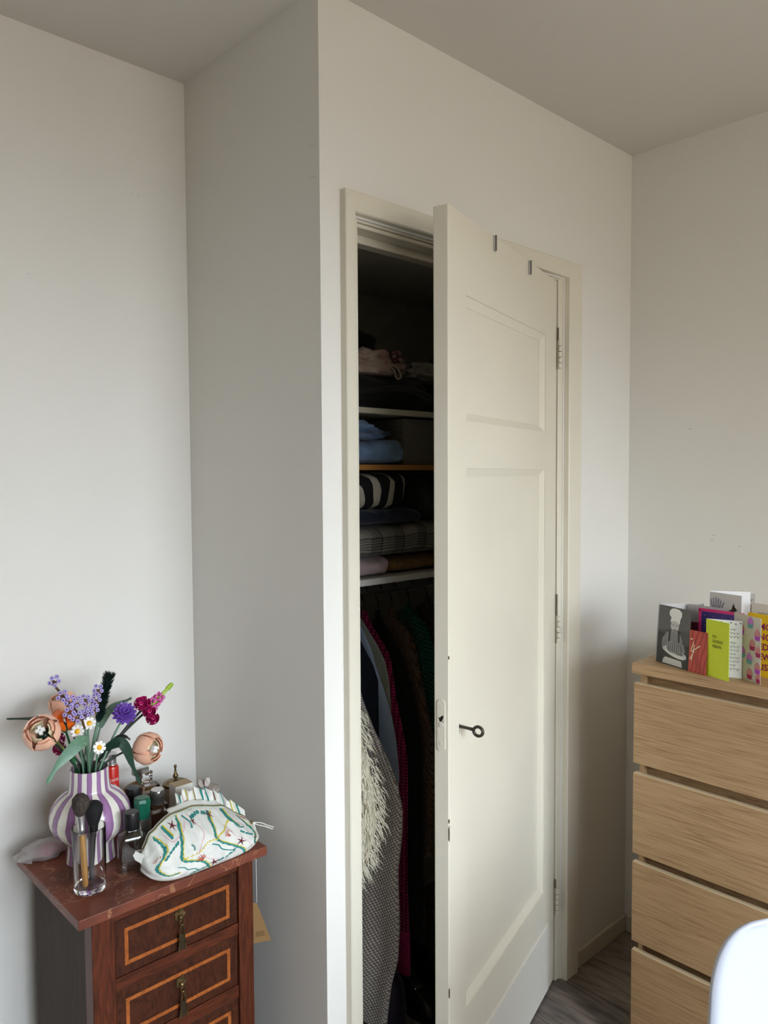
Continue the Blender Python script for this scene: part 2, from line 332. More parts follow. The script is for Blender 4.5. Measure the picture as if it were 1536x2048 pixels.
# ------------------------------------------------------------------ oak chest of drawers
oak = wood('oak_veneer', C(168, 135, 97), C(181, 149, 110), C(141, 109, 74), .5, 1.0, (55, 1.6, 72), 7, bumpv=.15)
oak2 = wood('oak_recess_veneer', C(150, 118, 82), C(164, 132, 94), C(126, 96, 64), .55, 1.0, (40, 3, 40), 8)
CX0, CX1, CY1, CY0, CZ = 1.79, 2.262, .984, .184, 1.018
ch = thing('chest_of_drawers', ((CX0+CX1)/2, (CY0+CY1)/2, 0), 'pale oak veneer chest of drawers crowded with greeting cards', 'chest')
add('top', box(CX0, CX1, CY0, CY1, CZ-.027, CZ, .0012, 1), oak, ch)
for a, b_ in ((CY1-.029, CY1-.0165), (CY0+.0165, CY0+.029)): add('side', box(CX0+.016, CX1-.004, a, b_, 0, CZ-.027, .0008, 1), oak, ch)
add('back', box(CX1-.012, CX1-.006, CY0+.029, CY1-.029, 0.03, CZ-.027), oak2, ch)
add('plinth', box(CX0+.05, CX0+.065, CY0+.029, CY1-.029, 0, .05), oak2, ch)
dz = [(.761, .967), (.526, .735), (.2945, .5035), (.062, .271)]
for a, b_ in dz:
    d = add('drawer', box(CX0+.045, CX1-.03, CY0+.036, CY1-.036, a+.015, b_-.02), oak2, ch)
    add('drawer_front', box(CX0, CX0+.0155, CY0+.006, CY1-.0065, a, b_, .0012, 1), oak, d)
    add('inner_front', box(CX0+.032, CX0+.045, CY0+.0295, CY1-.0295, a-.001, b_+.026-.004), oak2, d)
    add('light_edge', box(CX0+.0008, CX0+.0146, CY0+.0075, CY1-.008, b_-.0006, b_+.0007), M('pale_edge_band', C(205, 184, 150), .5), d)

# ------------------------------------------------------------------ marble-topped cabinet
marble = M('red_marble', C(120, 66, 49), .4, var=(14, C(92, 51, 38), .35, .7, 8), spec=.3)
N, L, b = nodes(marble)
tc = N.new('ShaderNodeTexCoord'); mpn = N.new('ShaderNodeMapping'); mpn.inputs['Scale'].default_value = (5, 9, 5); mpn.inputs['Rotation'].default_value = (0, 0, .9); L.new(tc.outputs['Object'], mpn.inputs[0])
tn = N.new('ShaderNodeTexNoise'); tn.inputs['Scale'].default_value = 1.6; tn.inputs['Detail'].default_value = 9; tn.inputs['Distortion'].default_value = 1.6; L.new(mpn.outputs[0], tn.inputs['Vector'])
rp = N.new('ShaderNodeValToRGB'); e = rp.color_ramp.elements; e[0].position = .488; e[0].color = (0, 0, 0, 1); e[1].position = .512; e[1].color = (0, 0, 0, 1); q = e.new(.5); q.color = (.8, .8, .8, 1)
L.new(tn.outputs['Fac'], rp.inputs[0]); mx = N.new('ShaderNodeMix'); mx.data_type = 'RGBA'; L.new(rp.outputs[0], mx.inputs[0])
src = b.inputs['Base Color'].links[0].from_socket; L.new(src, mx.inputs[6]); mx.inputs[7].default_value = C(164, 118, 86); L.new(mx.outputs[2], b.inputs['Base Color'])
mah = wood('mahogany', C(74, 34, 18), C(90, 43, 23), C(56, 24, 13), .42, 1.0, (60, 60, 5), 5, spec=.3)
mahh = wood('mahogany_rail', C(74, 34, 18), C(90, 43, 23), C(56, 24, 13), .42, 1.0, (5, 60, 60), 5, spec=.3)
mah_d = wood('dark_drawer_veneer', C(58, 28, 16), C(72, 36, 21), C(44, 21, 12), .4, 1.0, (30, 60, 12), 6, spec=.28)
side_m = wood('dull_side_panel', C(60, 49, 42), C(68, 55, 47), C(52, 42, 36), .6, 1.0, (60, 60, 4), 4, spec=.15)
inlay = wood('orange_inlay', C(146, 80, 34), C(162, 92, 42), C(120, 62, 26), .4, 1.0, (40, 40, 40), 4, spec=.3)
brass = M('aged_brass', C(132, 112, 74), .38, .85, var=(120, C(70, 58, 40), .4, .7))
T = .68
bc_ = thing('bedside_cabinet', (.743, 1.56, 0), 'dark mahogany cabinet with orange inlay and a red marble top', 'cabinet')
add('marble_top', box(.5355, .953, 1.395, 1.731, T-.0195, T, .0015, 2), marble, bc_)
BX0, BX1, BY0, BY1, BZ = .566, .926, 1.4115, 1.722, T-.0195
add('side_panel', box(BX0+.002, BX0+.016, BY0+.034, BY1, .04, BZ), side_m, bc_)
add('side_panel', box(BX1-.016, BX1-.002, BY0+.034, BY1, .04, BZ), side_m, bc_)
add('back_panel', box(BX0+.016, BX1-.016, BY1-.01, BY1, .04, BZ), side_m, bc_)
for a, b_ in ((BX0, BX0+.045), (BX1-.037, BX1)): add('corner_post', box(a, b_, BY0, BY0+.036, 0, BZ, .002, 2), mah, bc_)
for a in (BX0, BX1-.03): add('foot', box(a, a+.03, BY1-.03, BY1, 0, .04), mah, bc_)
FX0, FX1 = BX0+.045, BX1-.037
DR = [(.5235, .6385), (.3840, .4970), (.2420, .3555), (.1, .2140)]
zs = [BZ]+[q for d in DR for q in (d[1], d[0])]+[.05]
for i in range(0, len(zs), 2):
    add('rail', box(FX0, FX1, BY0+.004, BY0+.03, zs[i+1]+.0008, zs[i]-.0008 if i else zs[i], .0012, 1), mahh, bc_)
def ring(fr, x0, x1, y0, y1, wd, z0, z1):
    g = []
    for a in ([(x0, y0), (x1, y0), (x1-wd, y0+wd), (x0+wd, y0+wd)], [(x1, y0), (x1, y1), (x1-wd, y1-wd), (x1-wd, y0+wd)], [(x1, y1), (x0, y1), (x0+wd, y1-wd), (x1-wd, y1-wd)], [(x0, y1), (x0, y0), (x0+wd, y0+wd), (x0+wd, y1-wd)]):
        g.append(prism(a, fr, z0, z1))
    return g
FR = (Vector((0, BY0+.0055, 0)), Vector((1, 0, 0)), Vector((0, 0, 1)), Vector((0, -1, 0)))
for z0, z1 in DR:
    d = add('drawer', box(FX0+.001, FX1-.001, BY0+.0055, BY1-.02, z0+.0006, z1-.0006, .0015, 1), mah_d, bc_)
    for g in ring(FR, FX0+.021, FX1-.021, z0+.0195, z1-.0215, .0075, -.002, .0007): add('inlay_band', g, inlay, d)
    hx = (FX0+FX1)/2; hz_ = z1-.041
    ro = [(r*math.cos(t), r*math.sin(t)*1.05) for t, r in [(2*PI*k/32, .0115*(1+.14*math.cos(5*2*PI*k/32))) for k in range(32)]]
    h = add('handle', prism([(hx+a, hz_+b_) for a, b_ in ro], FR, -.001, .0028), brass, d, 30)
    add('boss', mat4(lathe([(.001, 0), (.0062, .0001), (.0058, .003), (.0035, .0065), (.001, .0075)], (0, 0, 0), 14), Matrix.Translation(Vector((hx, BY0+.003, hz_-.004))) @ Matrix.Rotation(PI/2, 4, 'X')), brass, h, 50)
    y = BY0-.004
    add('ring', tube([(hx+.0045*math.cos(t), y, hz_-.012+.0055*math.sin(t)) for t in [2*PI*k/16 for k in range(17)]], .0014, 6), brass, h, 60)
    # bell drop: tapering pierced tassel
    out = lambda t: .0022+.0058*t**.8
    for s in (-1, 1): add('drop_side', tube([(hx+s*out(k/8), y-.001, hz_-.017-.053*k/8) for k in range(9)], [.0017]*8+[.0021], 6), brass, h, 60)
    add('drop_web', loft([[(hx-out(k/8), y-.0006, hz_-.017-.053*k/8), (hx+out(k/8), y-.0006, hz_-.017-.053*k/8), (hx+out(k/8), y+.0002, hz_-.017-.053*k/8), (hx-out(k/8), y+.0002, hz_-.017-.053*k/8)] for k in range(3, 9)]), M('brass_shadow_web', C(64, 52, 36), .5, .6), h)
    add('drop_knop', sphere((hx, y-.001, hz_-.0165), (.0032, .003, .0026), 10, 6), brass, h, 60)

# ------------------------------------------------------------------ white chair by the chest
cwm = M('white_plastic_shell', C(188, 191, 200), .4)
BK = Vector((1.2633, .3335, 0)); ex_ = Vector((.728, -.686, 0)); ef = Vector((-.686, -.728, 0))
chair = thing('chair', BK+ef*.2, 'white moulded plastic chair in front of the oak chest', 'chair')
prof = curve([(a+.205, b_, 0) for a, b_ in [(p[0], p[1]) for p in [(.235, .435, 0), (.20, .452, 0), (.05, .436, 0), (-.10, .436, 0), (-.165, .475, 0), (-.19, .56, 0), (-.205, .70, 0), (-.222, .8415, 0)]]], 48)
def chw(t):
    base = .236-.10*max(0, t-.72)
    for e_, r_ in ((t, .12), (1-t, .11)):
        if e_ < r_: base -= .080*(1-math.sqrt(max(0, 1-(1-e_/r_)**2)))
    return base
def shell(u, t, off=0):
    i = min(int(t*48), 47); f = t*48-i; p = prof[i].lerp(prof[i+1], f); s = 2*u-1; wd = chw(t)
    curl = .035*s*s*(1 if t < .5 else .7)
    d = ef*p.x; up = Vector((0, 0, p.y))
    if t < .45: up.z += curl
    else: d = d+ef*curl
    return BK+ex_*(s*wd)+d+up
sh = add('shell', grid(shell, 24, 180), cwm, chair, 60)
md = sh.modifiers.new('thick', 'SOLIDIFY'); md.thickness = .007; md.offset = 0
lgm = wood('beech_leg', C(205, 172, 128), C(215, 184, 142), C(188, 152, 108), .5, 1, (50, 50, 5), 5)
for sx in (-1, 1):
    for a, b_ in ((.36, .44), (.10, .02)):
        add('leg', tube([BK+ex_*(sx*.13)+ef*a+Vector((0, 0, .438)), BK+ex_*(sx*.21)+ef*b_+Vector((0, 0, .0))] if a > .2 else [BK+ex_*(sx*.13)+ef*a+Vector((0, 0, .438)), BK+ex_*(sx*.20)+ef*b_], [.014, .010], 10), lgm, chair, 60)
add('bracket', merge(tube([BK+ex_*(-.13)+ef*.36+Vector((0, 0, .425)), BK+ex_*.13+ef*.10+Vector((0, 0, .425))], .006, 6), tube([BK+ex_*.13+ef*.36+Vector((0, 0, .425)), BK+ex_*(-.13)+ef*.10+Vector((0, 0, .425))], .006, 6)), M('black_bracket', C(30, 30, 30), .5, .6), chair)

# ------------------------------------------------------------------ greeting cards on the chest
def leaf(bl, br, tl, tr, th=.0005):
    bl, br, tl, tr = [Vector(q) for q in (bl, br, tl, tr)]
    ex = (br-bl); wd = ex.length; ex.normalize(); up = (tl-bl); ey = (up-ex*up.dot(ex)); hh = ey.length; ey.normalize(); en = ex.cross(ey)
    if en.x > 0: en = -en
    return (bl, ex, ey, en), wd, hh
def cm(name, rgb, rough=.5): return M(name, C(*rgb), rough)
paper = cm('white_card', (232, 231, 230), .55); silver = M('silver_card', C(176, 172, 172), .35, .25); ink = cm('blue_ink', (70, 66, 96), .6); black_ink = cm('black_ink', (34, 32, 36), .6)
Zc = CZ+.0004
def folded(name, label, bl, br, tl, tr, back, mf, mb):
    """front leaf by its corners; back leaf hinged on the edge bl-tl (or br-tr) reaching to the point back"""
    fr, wd, hh = leaf(bl, br, tl, tr)
    t = thing(name, fr[0], label, 'card', 'greeting cards on the oak chest')
    f = add('front_leaf', prism([(0, 0), (wd, 0), (wd, hh), (0, hh)], fr, -.0006, 0), mf, t)
    fb = None
    if back:
        a, tp, bk = back
        a, tp, bk = Vector(a), Vector(tp), Vector(bk); hb = (tp-a).length
        ex = (bk-a); wb = ex.length; ex.normalize(); ey = (tp-a).normalized(); en = ex.cross(ey).normalized()
        if en.x > 0: en = -en
        fb = (a, ex, ey, en); g = add('back_leaf', prism([(0, 0), (wb, 0), (wb, hb), (0, hb)], fb, -.0012, -.0006), mb, t); return t, f, fr, wd, hh, g, fb, wb, hb
    return t, f, fr, wd, hh
def script(x, y, wd, h, n, seed):
    rnd = random.Random(seed); pts = []
    for k in range(n*6+1):
        u = k/(n*6); pts.append((x+wd*u+h*.35*math.sin(k*1.05+rnd.random()*.5), y+h*.45*math.sin(k*1.05+1.5)*(1+.5*rnd.random())*(1.5 if rnd.random() < .12 else .8)+h*.3))
    return pts
# 1 photograph card
t, f, fr, wd, hh, g, fb, wb, hb = folded('greeting_card', 'black-and-white photo card of a child chef holding a cake', (1.847, .949, Zc), (1.808, .846, Zc), (1.857, .946, 1.1645), (1.818, .843, 1.1645), ((1.848, .950, Zc), (1.858, .947, 1.165), (1.925, .868, Zc)), cm('photo_grey', (74, 75, 74), .4), silver)
P = lambda u, v_: (u*wd, v_*hh)
def SP(l): return [P(*q) for q in l]
pg = lambda n_, r_, *polys, o=.0004: decal(f, n_, fr, polys, cm(n_+'_tone', (r_, r_, r_-1), .4), o)
pg('photo_border', 172, SP([(0, 0), (.018, 0), (.018, 1), (0, 1)]), SP([(0, .985), (1, .985), (1, 1), (0, 1)]), o=.0002)
pg('background', 92, SP([(.10, .58), (.3, .6), (.72, .62), (1, .64), (1, 1), (.05, 1), (.02, .6)]), o=.0003)
pg('dark_furniture', 44, SP([(.02, .02), (.2, .02), (.3, .45), (.25, .52), (.06, .55), (.02, .5)]), SP([(.8, .02), (.99, .02), (.99, .40), (.88, .40)]), o=.00045)
pg('sweater', 128, SP([(.28, .30), (.75, .32), (.80, .45), (.72, .56), (.60, .60), (.45, .60), (.30, .55), (.18, .44), (.16, .36)]), SP([(.16, .38), (.30, .42), (.26, .30), (.18, .26)]), SP([(.74, .42), (.84, .40), (.90, .28), (.82, .24)]), o=.0006)
pg('straps', 36, SP([(.36, .40), (.42, .40), (.42, .60), (.37, .58)]), SP([(.66, .42), (.71, .42), (.70, .60), (.65, .60)]), o=.0008)
pg('plate_shadow', 58, SP([(.24, .12), (.86, .10), (.88, .24), (.28, .26)]), o=.0007)
pg('apron', 206, SP([(.22, .02), (.84, .02), (.80, .12), (.30, .13), (.24, .08)]), o=.0008)
pg('face', 188, [P(a, b_) for a, b_ in ellipse(.54, .685, .125, .105, 20)], SP([(.47, .58), (.61, .58), (.61, .62), (.47, .62)]), o=.0009)
pg('hat', 232, SP([(.40, .735), (.42, .82), (.36, .86), (.36, .92), (.42, .97), (.54, .985), (.66, .97), (.74, .93), (.74, .86), (.70, .81), (.685, .72), (.6, .76), (.5, .765)]), o=.0011)
pg('features', 50, [P(*q) for q in ellipse(.495, .70, .018, .008, 8)], [P(*q) for q in ellipse(.595, .695, .018, .008, 8)], SP([(.50, .635), (.55, .625), (.60, .635), (.55, .617)]), SP([(.535, .66), (.56, .66), (.55, .668)]), o=.0012)
pg('plate', 222, [P(*q) for q in ellipse(.59, .235, .36, .075, 26, -.12)], o=.0013)
pg('plate_shade', 118, [P(*q) for q in ellipse(.59, .262, .27, .045, 22, -.12)], o=.0015)
pg('cake', 150, SP([(.34, .27), (.36, .38), (.46, .425), (.62, .415), (.76, .37), (.82, .25), (.6, .215), (.42, .225)]), o=.0017)
pg('cake_ridges', 62, *[SP([(.37+.068*k, .255-.004*k), (.395+.068*k, .25-.004*k), (.41+.055*k, .385+.012*min(k, 6-k)), (.395+.055*k, .385+.012*min(k, 6-k))]) for k in range(7)], o=.0019)
pg('hands', 200, [P(*q) for q in ellipse(.27, .27, .05, .035, 10)], [P(*q) for q in ellipse(.90, .21, .05, .035, 10)], o=.0019)
# 2 silver card with a W and a wine-red foot, behind the photo card
fr, wd, hh = leaf((1.881, .889, Zc), (1.877, .792, Zc), (1.900, .891, 1.1665), (1.896, .794, 1.1665))
t = thing('greeting_card', fr[0], 'silver card lettered W with a wine-red base, behind the red card', 'card', 'greeting cards on the oak chest')
f = add('front_leaf', prism([(0, 0), (wd, 0), (wd, hh), (0, hh)], fr, -.001, 0), silver, t)
decal(f, 'red_foot', fr, [[(0, .05), (wd, .05), (wd, .108), (0, .105)]], cm('wine_red_print', (92, 26, 42), .4))
add('lettering', text_geo('W', .022, (fr[0]+fr[1]*.036+fr[2]*.126, fr[1], fr[2], fr[3]), bold=.02), black_ink, f)
# 3 red card with cream script
t, f, fr, wd, hh = folded('greeting_card', 'small red card with cream brush script beside the photo card', (1.807, .8445, Zc), (1.795, .795, Zc), (1.812, .8425, 1.1195), (1.800, .793, 1.1195), None, cm('coral_red_card', (190, 76, 62), .45), None)
wv = []
for k in range(5):
    x0 = .1+.2*k
    for j in range(12):
        a, b_ = j/12, (j+1)/12; fx = lambda v_: min(1, max(0, x0+.10*math.sin(v_*6+k)+.10*v_))
        wv.append([P(fx(a), a), P(min(1, fx(a)+.07), a), P(min(1, fx(b_)+.07), b_), P(fx(b_), b_)])
decal(f, 'wavy_print', fr, wv, cm('dark_coral_print', (152, 56, 48), .45), .0003)
decal(f, 'script_print', fr, [p for s_ in ([(.06, .79), (.20, .785)], [(.25, .72), (.12, .50), (.30, .50), (.07, .30)], [(.18, .50), (.62, .66)], [(.30, .66), (.22, .42), (.16, .28)]) for p in stroke([P(*q) for q in s_], .0022)], cm('cream_print', (240, 216, 180), .45), .0008)
# 4 purple card with scalloped pink border
fr, wd, hh = leaf((1.873, .866, Zc), (1.868, .742, Zc), (1.876, .866, 1.1635), (1.871, .742, 1.1635))
t = thing('greeting_card', fr[0], 'indigo card with a scalloped pink border behind the lime card', 'card', 'greeting cards on the oak chest')
fr = (fr[0]-Vector((.0, .018, 0)), fr[1], fr[2], fr[3]); wd = .106
f = add('front_leaf', prism([(0, 0), (wd, 0), (wd, hh-.003), (0, hh-.003)], fr, -.001, 0), cm('indigo_card', (62, 52, 112), .5), t)
sc_ = [ellipse(a, hh-.003, .0042, .0042, 10) for a in [wd*k/16 for k in range(17)]]+[ellipse(a_, hh-.006-b_*.0068, .0042, .0042, 10) for b_ in range(20) for a_ in (0, wd)]
add('scallop_border', merge(*[prism(p, fr, -.0012, .0005) for p in sc_]), cm('hot_pink_border', (208, 52, 112), .5), f)
decal(f, 'dots', fr, [ellipse(.012+.022*k+(.008 if r_ % 2 else 0), hh-.016-.012*r_, .0012, .0012, 8) for k in range(5) for r_ in range(3)], cm('pink_dot', (200, 90, 120), .5), .0004)
# 5 lime card with white handwritten inside
lime = cm('lime_card', (205, 218, 36), .5)
t, f, fr, wd, hh, g, fb, wb, hb = folded('greeting_card', 'bright lime-yellow folded card with handwriting on its white inside', (1.8024, .7995, Zc), (1.779, .7355, Zc), (1.8024, .7995, 1.1535), (1.779, .7355, 1.1535), ((1.803, .7996, Zc), (1.803, .7996, 1.1535), (1.8265, .7250, Zc)), lime, paper)
for k, (s_, y) in enumerate((('ALLE', .094), ('GELUKKIGS', .0825), ('VERJAARD', .071))): add('lettering', text_geo(s_, .0098, (fr[0]+fr[1]*.019+fr[2]*y, fr[1], fr[2], fr[3]), sx=.62, bold=.02), cm('olive_ink', (128, 138, 24), .6), f)
hw = []
for k in range(11): hw += stroke(script(wb*.38, hb*.83-.0088*k-(.005 if k > 2 else 0), wb*(.55 if k % 3 else .45), .0042, 6, k), .0006)
for k in range(5): hw += stroke([(wb*(.42+.13*k), hb*(.97-.02*(k % 2))), (wb*(.44+.13*k), hb*(.95-.02*(k % 2)))], .0018)
decal(g, 'handwriting', fb, hw, ink, .0)
# 6 lavender card
t, f, fr, wd, hh, g, fb, wb, hb = folded('greeting_card', 'white card printed with blue lavender sprigs, tall behind the others', (1.915, .842, Zc), (1.898, .758, Zc), (1.918, .842, 1.201), (1.901, .758, 1.2005), ((1.916, .843, Zc), (1.919, .843, 1.203), (1.965, .763, Zc)), cm('grey_white_card', (206, 202, 198), .5), paper)
rnd = random.Random(3); sp = []; spl = []
for k in range(6):
    x0, x1 = .15+.03*k, .02+.085*k; y0, y1 = .70, .93-.02*abs(k-2)
    for j in range(14):
        u = j/13; sp.append([P(*q) for q in ellipse(x0+(x1-x0)*u+rnd.uniform(-.012, .012), y0+(y1-y0)*u, .016, .010, 6, rnd.random())])
decal(f, 'lavender_print', fr, sp, cm('lavender_blue_print', (84, 84, 128), .5), .0004)
decal(f, 'bird_print', fr, [SP([(.62, .78), (.70, .80), (.78, .90), (.74, .86), (.88, .80), (.80, .76), (.70, .75)]), [P(*q) for q in ellipse(.76, .82, .04, .05, 10)]], cm('dark_print', (72, 68, 62), .5), .0005)
decal(f, 'petal_print', fr, [[P(*q) for q in ellipse(.80, .80, .07, .035, 12, .8)]], cm('cream_petal_print', (226, 220, 204), .5), .0003)
# 7 tall white card with handwriting
t, f, fr, wd, hh = folded('greeting_card', 'white card with a handwritten line and grey panel behind the lavender card', (2.015, .835, Zc), (2.0, .765, Zc), (2.018, .835, 1.194), (2.003, .765, 1.194), None, paper, None)
decal(f, 'handwriting', fr, stroke(script(wd*.30, hh*.895, wd*.62, .005, 5, 77), .0007), black_ink, .0004)
decal(f, 'grey_panel', fr, [SP([(.45, .70), (.99, .70), (.99, .84), (.45, .84)])], cm('taupe_panel', (170, 160, 150), .5), .0003)
add('lettering', text_geo('era', .017, (fr[0]+fr[1]*(wd*.52)+fr[2]*(hh*.765), fr[1], fr[2], fr[3]), .0006), cm('tan_ink', (140, 118, 96), .5), f)
# 8 cupcake card
t, f, fr, wd, hh = folded('greeting_card', 'white card printed with pink and lilac cupcakes beside the lime card', (1.845, .752, Zc), (1.7995, .6735, Zc), (1.845, .752, 1.170), (1.7995, .6735, 1.170), None, cm('pale_grey_card', (214, 206, 200), .5), paper)
tops, tops2, cups, cups2, cups3 = [], [], [], [], []
for k, (u, v_, c_) in enumerate(((.62, .88, 0), (.88, .72, 1), (.70, .55, 2), (.92, .47, 3), (.60, .33, 0), (.90, .22, 1), (.62, .10, 2), (.95, .08, 3), (.30, .75, 1), (.35, .40, 0))):
    a = [P(u-.11, v_), P(u+.11, v_), P(u+.10, v_+.05), P(u+.03, v_+.10), P(u-.02, v_+.11), P(u-.10, v_+.05)]
    b_ = [P(u-.10, v_), P(u+.10, v_), P(u+.075, v_-.065), P(u-.075, v_-.065)]
    a = [(min(q[0], wd), q[1]) for q in a]; b_ = [(min(q[0], wd), max(q[1], .0005)) for q in b_]
    (tops if c_ in (0,) else tops2).append(a); (cups if c_ == 0 else cups2 if c_ == 1 else cups3).append(b_)
decal(f, 'lilac_icing', fr, tops, cm('lilac_print', (206, 122, 214), .5), .0005); decal(f, 'pink_icing', fr, tops2, cm('rose_pink_print', (214, 140, 146), .5), .0005)
decal(f, 'teal_cups', fr, cups, cm('teal_print', (104, 168, 178), .5), .0006); decal(f, 'violet_cups', fr, cups2, cm('violet_print', (186, 70, 204), .5), .0006); decal(f, 'magenta_cups', fr, cups3, cm('magenta_print', (176, 28, 100), .5), .0006)
decal(f, 'sprinkle_dots', fr, [ellipse(.001+rnd.random()*(wd-.002), .001+rnd.random()*(hh-.002), .0008, .0008, 6) for _ in range(60)], cm('sprinkle_print', (150, 150, 140), .5), .0003)
# 9 yellow card with purple capitals
t, f, fr, wd, hh = folded('greeting_card', 'yellow card with rows of purple capital letters behind the cupcake card', (1.886, .7375, Zc), (1.862, .620, Zc), (1.888, .7375, 1.166), (1.864, .620, 1.166), None, cm('yellow_card', (236, 196, 24), .5), None)
for k, s_ in enumerate(('MO', 'NG', 'ED A', 'EW', 'LIS')): add('lettering', text_geo(s_, .0215, (fr[0]+fr[1]*.028+fr[2]*(.1115-.0238*k), fr[1], fr[2], fr[3]), bold=.02), cm('purple_capitals', (146, 26, 92), .5), f)
# 10 cream card at the back
t, f, fr, wd, hh = folded('greeting_card', 'plain cream card with dark handwriting behind the yellow card', (1.945, .752, Zc), (1.925, .64, Zc), (1.948, .752, 1.1805), (1.928, .64, 1.1805), None, cm('cream_card', (226, 220, 208), .5), None)
decal(f, 'handwriting', fr, stroke(script(.016, hh-.028, .07, .008, 6, 5), .001), black_ink, .0004)

# ------------------------------------------------------------------ things on the marble top
VX, VY = .6505, 1.614
vase_m = M('striped_glaze', C(226, 222, 210), .25, coat=.3); N, L, b = nodes(vase_m)
tc = N.new('ShaderNodeTexCoord'); sp_ = N.new('ShaderNodeSeparateXYZ'); L.new(tc.outputs['Object'], sp_.inputs[0])
at = N.new('ShaderNodeMath'); at.operation = 'ARCTAN2'; L.new(sp_.outputs[1], at.inputs[0]); L.new(sp_.outputs[0], at.inputs[1])
tn = N.new('ShaderNodeTexNoise'); tn.inputs['Scale'].default_value = 14; L.new(tc.outputs['Object'], tn.inputs['Vector'])
ma = N.new('ShaderNodeMath'); ma.operation = 'MULTIPLY_ADD'; ma.inputs[1].default_value = 13/(2*PI); L.new(at.outputs[0], ma.inputs[0])
ms = N.new('ShaderNodeMath'); ms.operation = 'MULTIPLY_ADD'; ms.inputs[1].default_value = .34; ms.inputs[2].default_value = 20.15; L.new(tn.outputs['Fac'], ms.inputs[0]); L.new(ms.outputs[0], ma.inputs[2])
fc = N.new('ShaderNodeMath'); fc.operation = 'FRACT'; L.new(ma.outputs[0], fc.inputs[0])
rp = N.new('ShaderNodeValToRGB'); L.new(fc.outputs[0], rp.inputs[0]); e = rp.color_ramp.elements
e[0].position = .47; e[0].color = C(138, 100, 142); e[1].position = .50; e[1].color = C(226, 222, 210); q = e.new(.97); q.color = C(226, 222, 210); q = e.new(1.0); q.color = C(138, 100, 142); q = e.new(.03); q.color = C(138, 100, 142); q = e.new(.25); q.color = C(152, 112, 154)
L.new(rp.outputs[0], b.inputs['Base Color'])
vp = [(.047, 0), (.0505, .002), (.0495, .012), (.0475, .030), (.0475, .041), (.051, .046), (.063, .056), (.075, .070), (.0815, .085), (.083, .097), (.080, .112), (.072, .128), (.061, .140), (.050, .1475), (.0435, .151), (.0415, .157), (.0400, .175), (.0395, .194), (.0392, .198), (.0375, .1985), (.0365, .196), (.037, .175), (.038, .152), (.06, .135), (.076, .11), (.077, .085), (.060, .06), (.03, .05), (.001, .05)]
vase = add('vase', lathe(vp, (VX, VY, T), 56, True, True), vase_m, None, 50, 'round-bellied ceramic vase with purple and white stripes', 'vase')

# ---- plastic brick-built flowers; every stem leaves the vase mouth
RIM = T+.2
grn = M('sand_green_plastic', C(96, 134, 108), .35); dgr = M('dark_green_plastic', C(28, 58, 44), .35); blk = M('blackish_stem_plastic', C(30, 36, 34), .4); mgr = M('mid_green_plastic', C(30, 110, 62), .35)
peach = M('peach_plastic', C(240, 186, 158), .35); cream = M('cream_plastic', C(232, 218, 180), .35); whp = M('white_plastic', C(238, 236, 232), .35); yel = M('yellow_plastic', C(236, 178, 30), .35)
org_ = M('orange_plastic', C(232, 104, 22), .32); lil = M('lilac_plastic', C(176, 162, 214), .35); lil_d = M('hole_shade_lilac', C(84, 62, 118), .5); brn = M('brown_plastic', C(78, 48, 28), .4); och = M('ochre_plastic', C(140, 96, 34), .4)
pur = M('purple_plastic', C(106, 70, 164), .35); mag = M('magenta_plastic', C(170, 22, 92), .35); pnk = M('pink_plastic', C(206, 92, 160), .35); lim = M('lime_plastic', C(158, 190, 60), .35)
STEMS = []                     # (thing, head, radius, material): built together further down so that no two stems cross
def flower(name, label, head, k, mat=grn, r=.0024, bend=.35, group='toy-brick flowers in the striped vase'):
    t = thing(name, (VX, VY, T+.055), label, 'flower', group); STEMS.append((t, Vector(head), r, mat, bend)); return t, [Vector(head)]*3
def petal(c, axis, spin, r, p0, p1, half, flare=0, th=.0012, nu=6, nv=5, stretch=1.0, sq=2.0):
    """cupped petal: a patch of a bowl round the axis, polar angle p0..p1 from the far pole, azimuth half-width"""
    Mx = axis_m(c, axis, spin)
    def f(u, v_, o):
        ph = p0+(p1-p0)*v_; wv_ = half*(1-abs(2*v_-1.15)**2*.30*(sq/2)); th_ = (2*u-1)*wv_
        rr = (r+o)*(1+flare*v_*v_); return Mx @ Vector((rr*math.sin(ph)*math.cos(th_), rr*math.sin(ph)*math.sin(th_), -rr*math.cos(ph)*stretch))
    a = grid(lambda u, v_: f(u, v_, 0), nu, nv); b_ = grid(lambda u, v_: f(u, v_, th), nu, nv)
    n = len(a[0]); V = a[0]+b_[0]; F = [tuple(reversed(q)) for q in a[1]]+[tuple(i+n for i in q) for q in b_[1]]
    idx = lambda i, j: j*(nu+1)+i
    loop = [idx(i, 0) for i in range(nu+1)]+[idx(nu, j) for j in range(1, nv+1)]+[idx(i, nv) for i in range(nu-1, -1, -1)]+[idx(0, j) for j in range(nv-1, 0, -1)]
    F += [(loop[i], loop[(i+1) % len(loop)], loop[(i+1) % len(loop)]+n, loop[i]+n) for i in range(len(loop))]
    return V, F
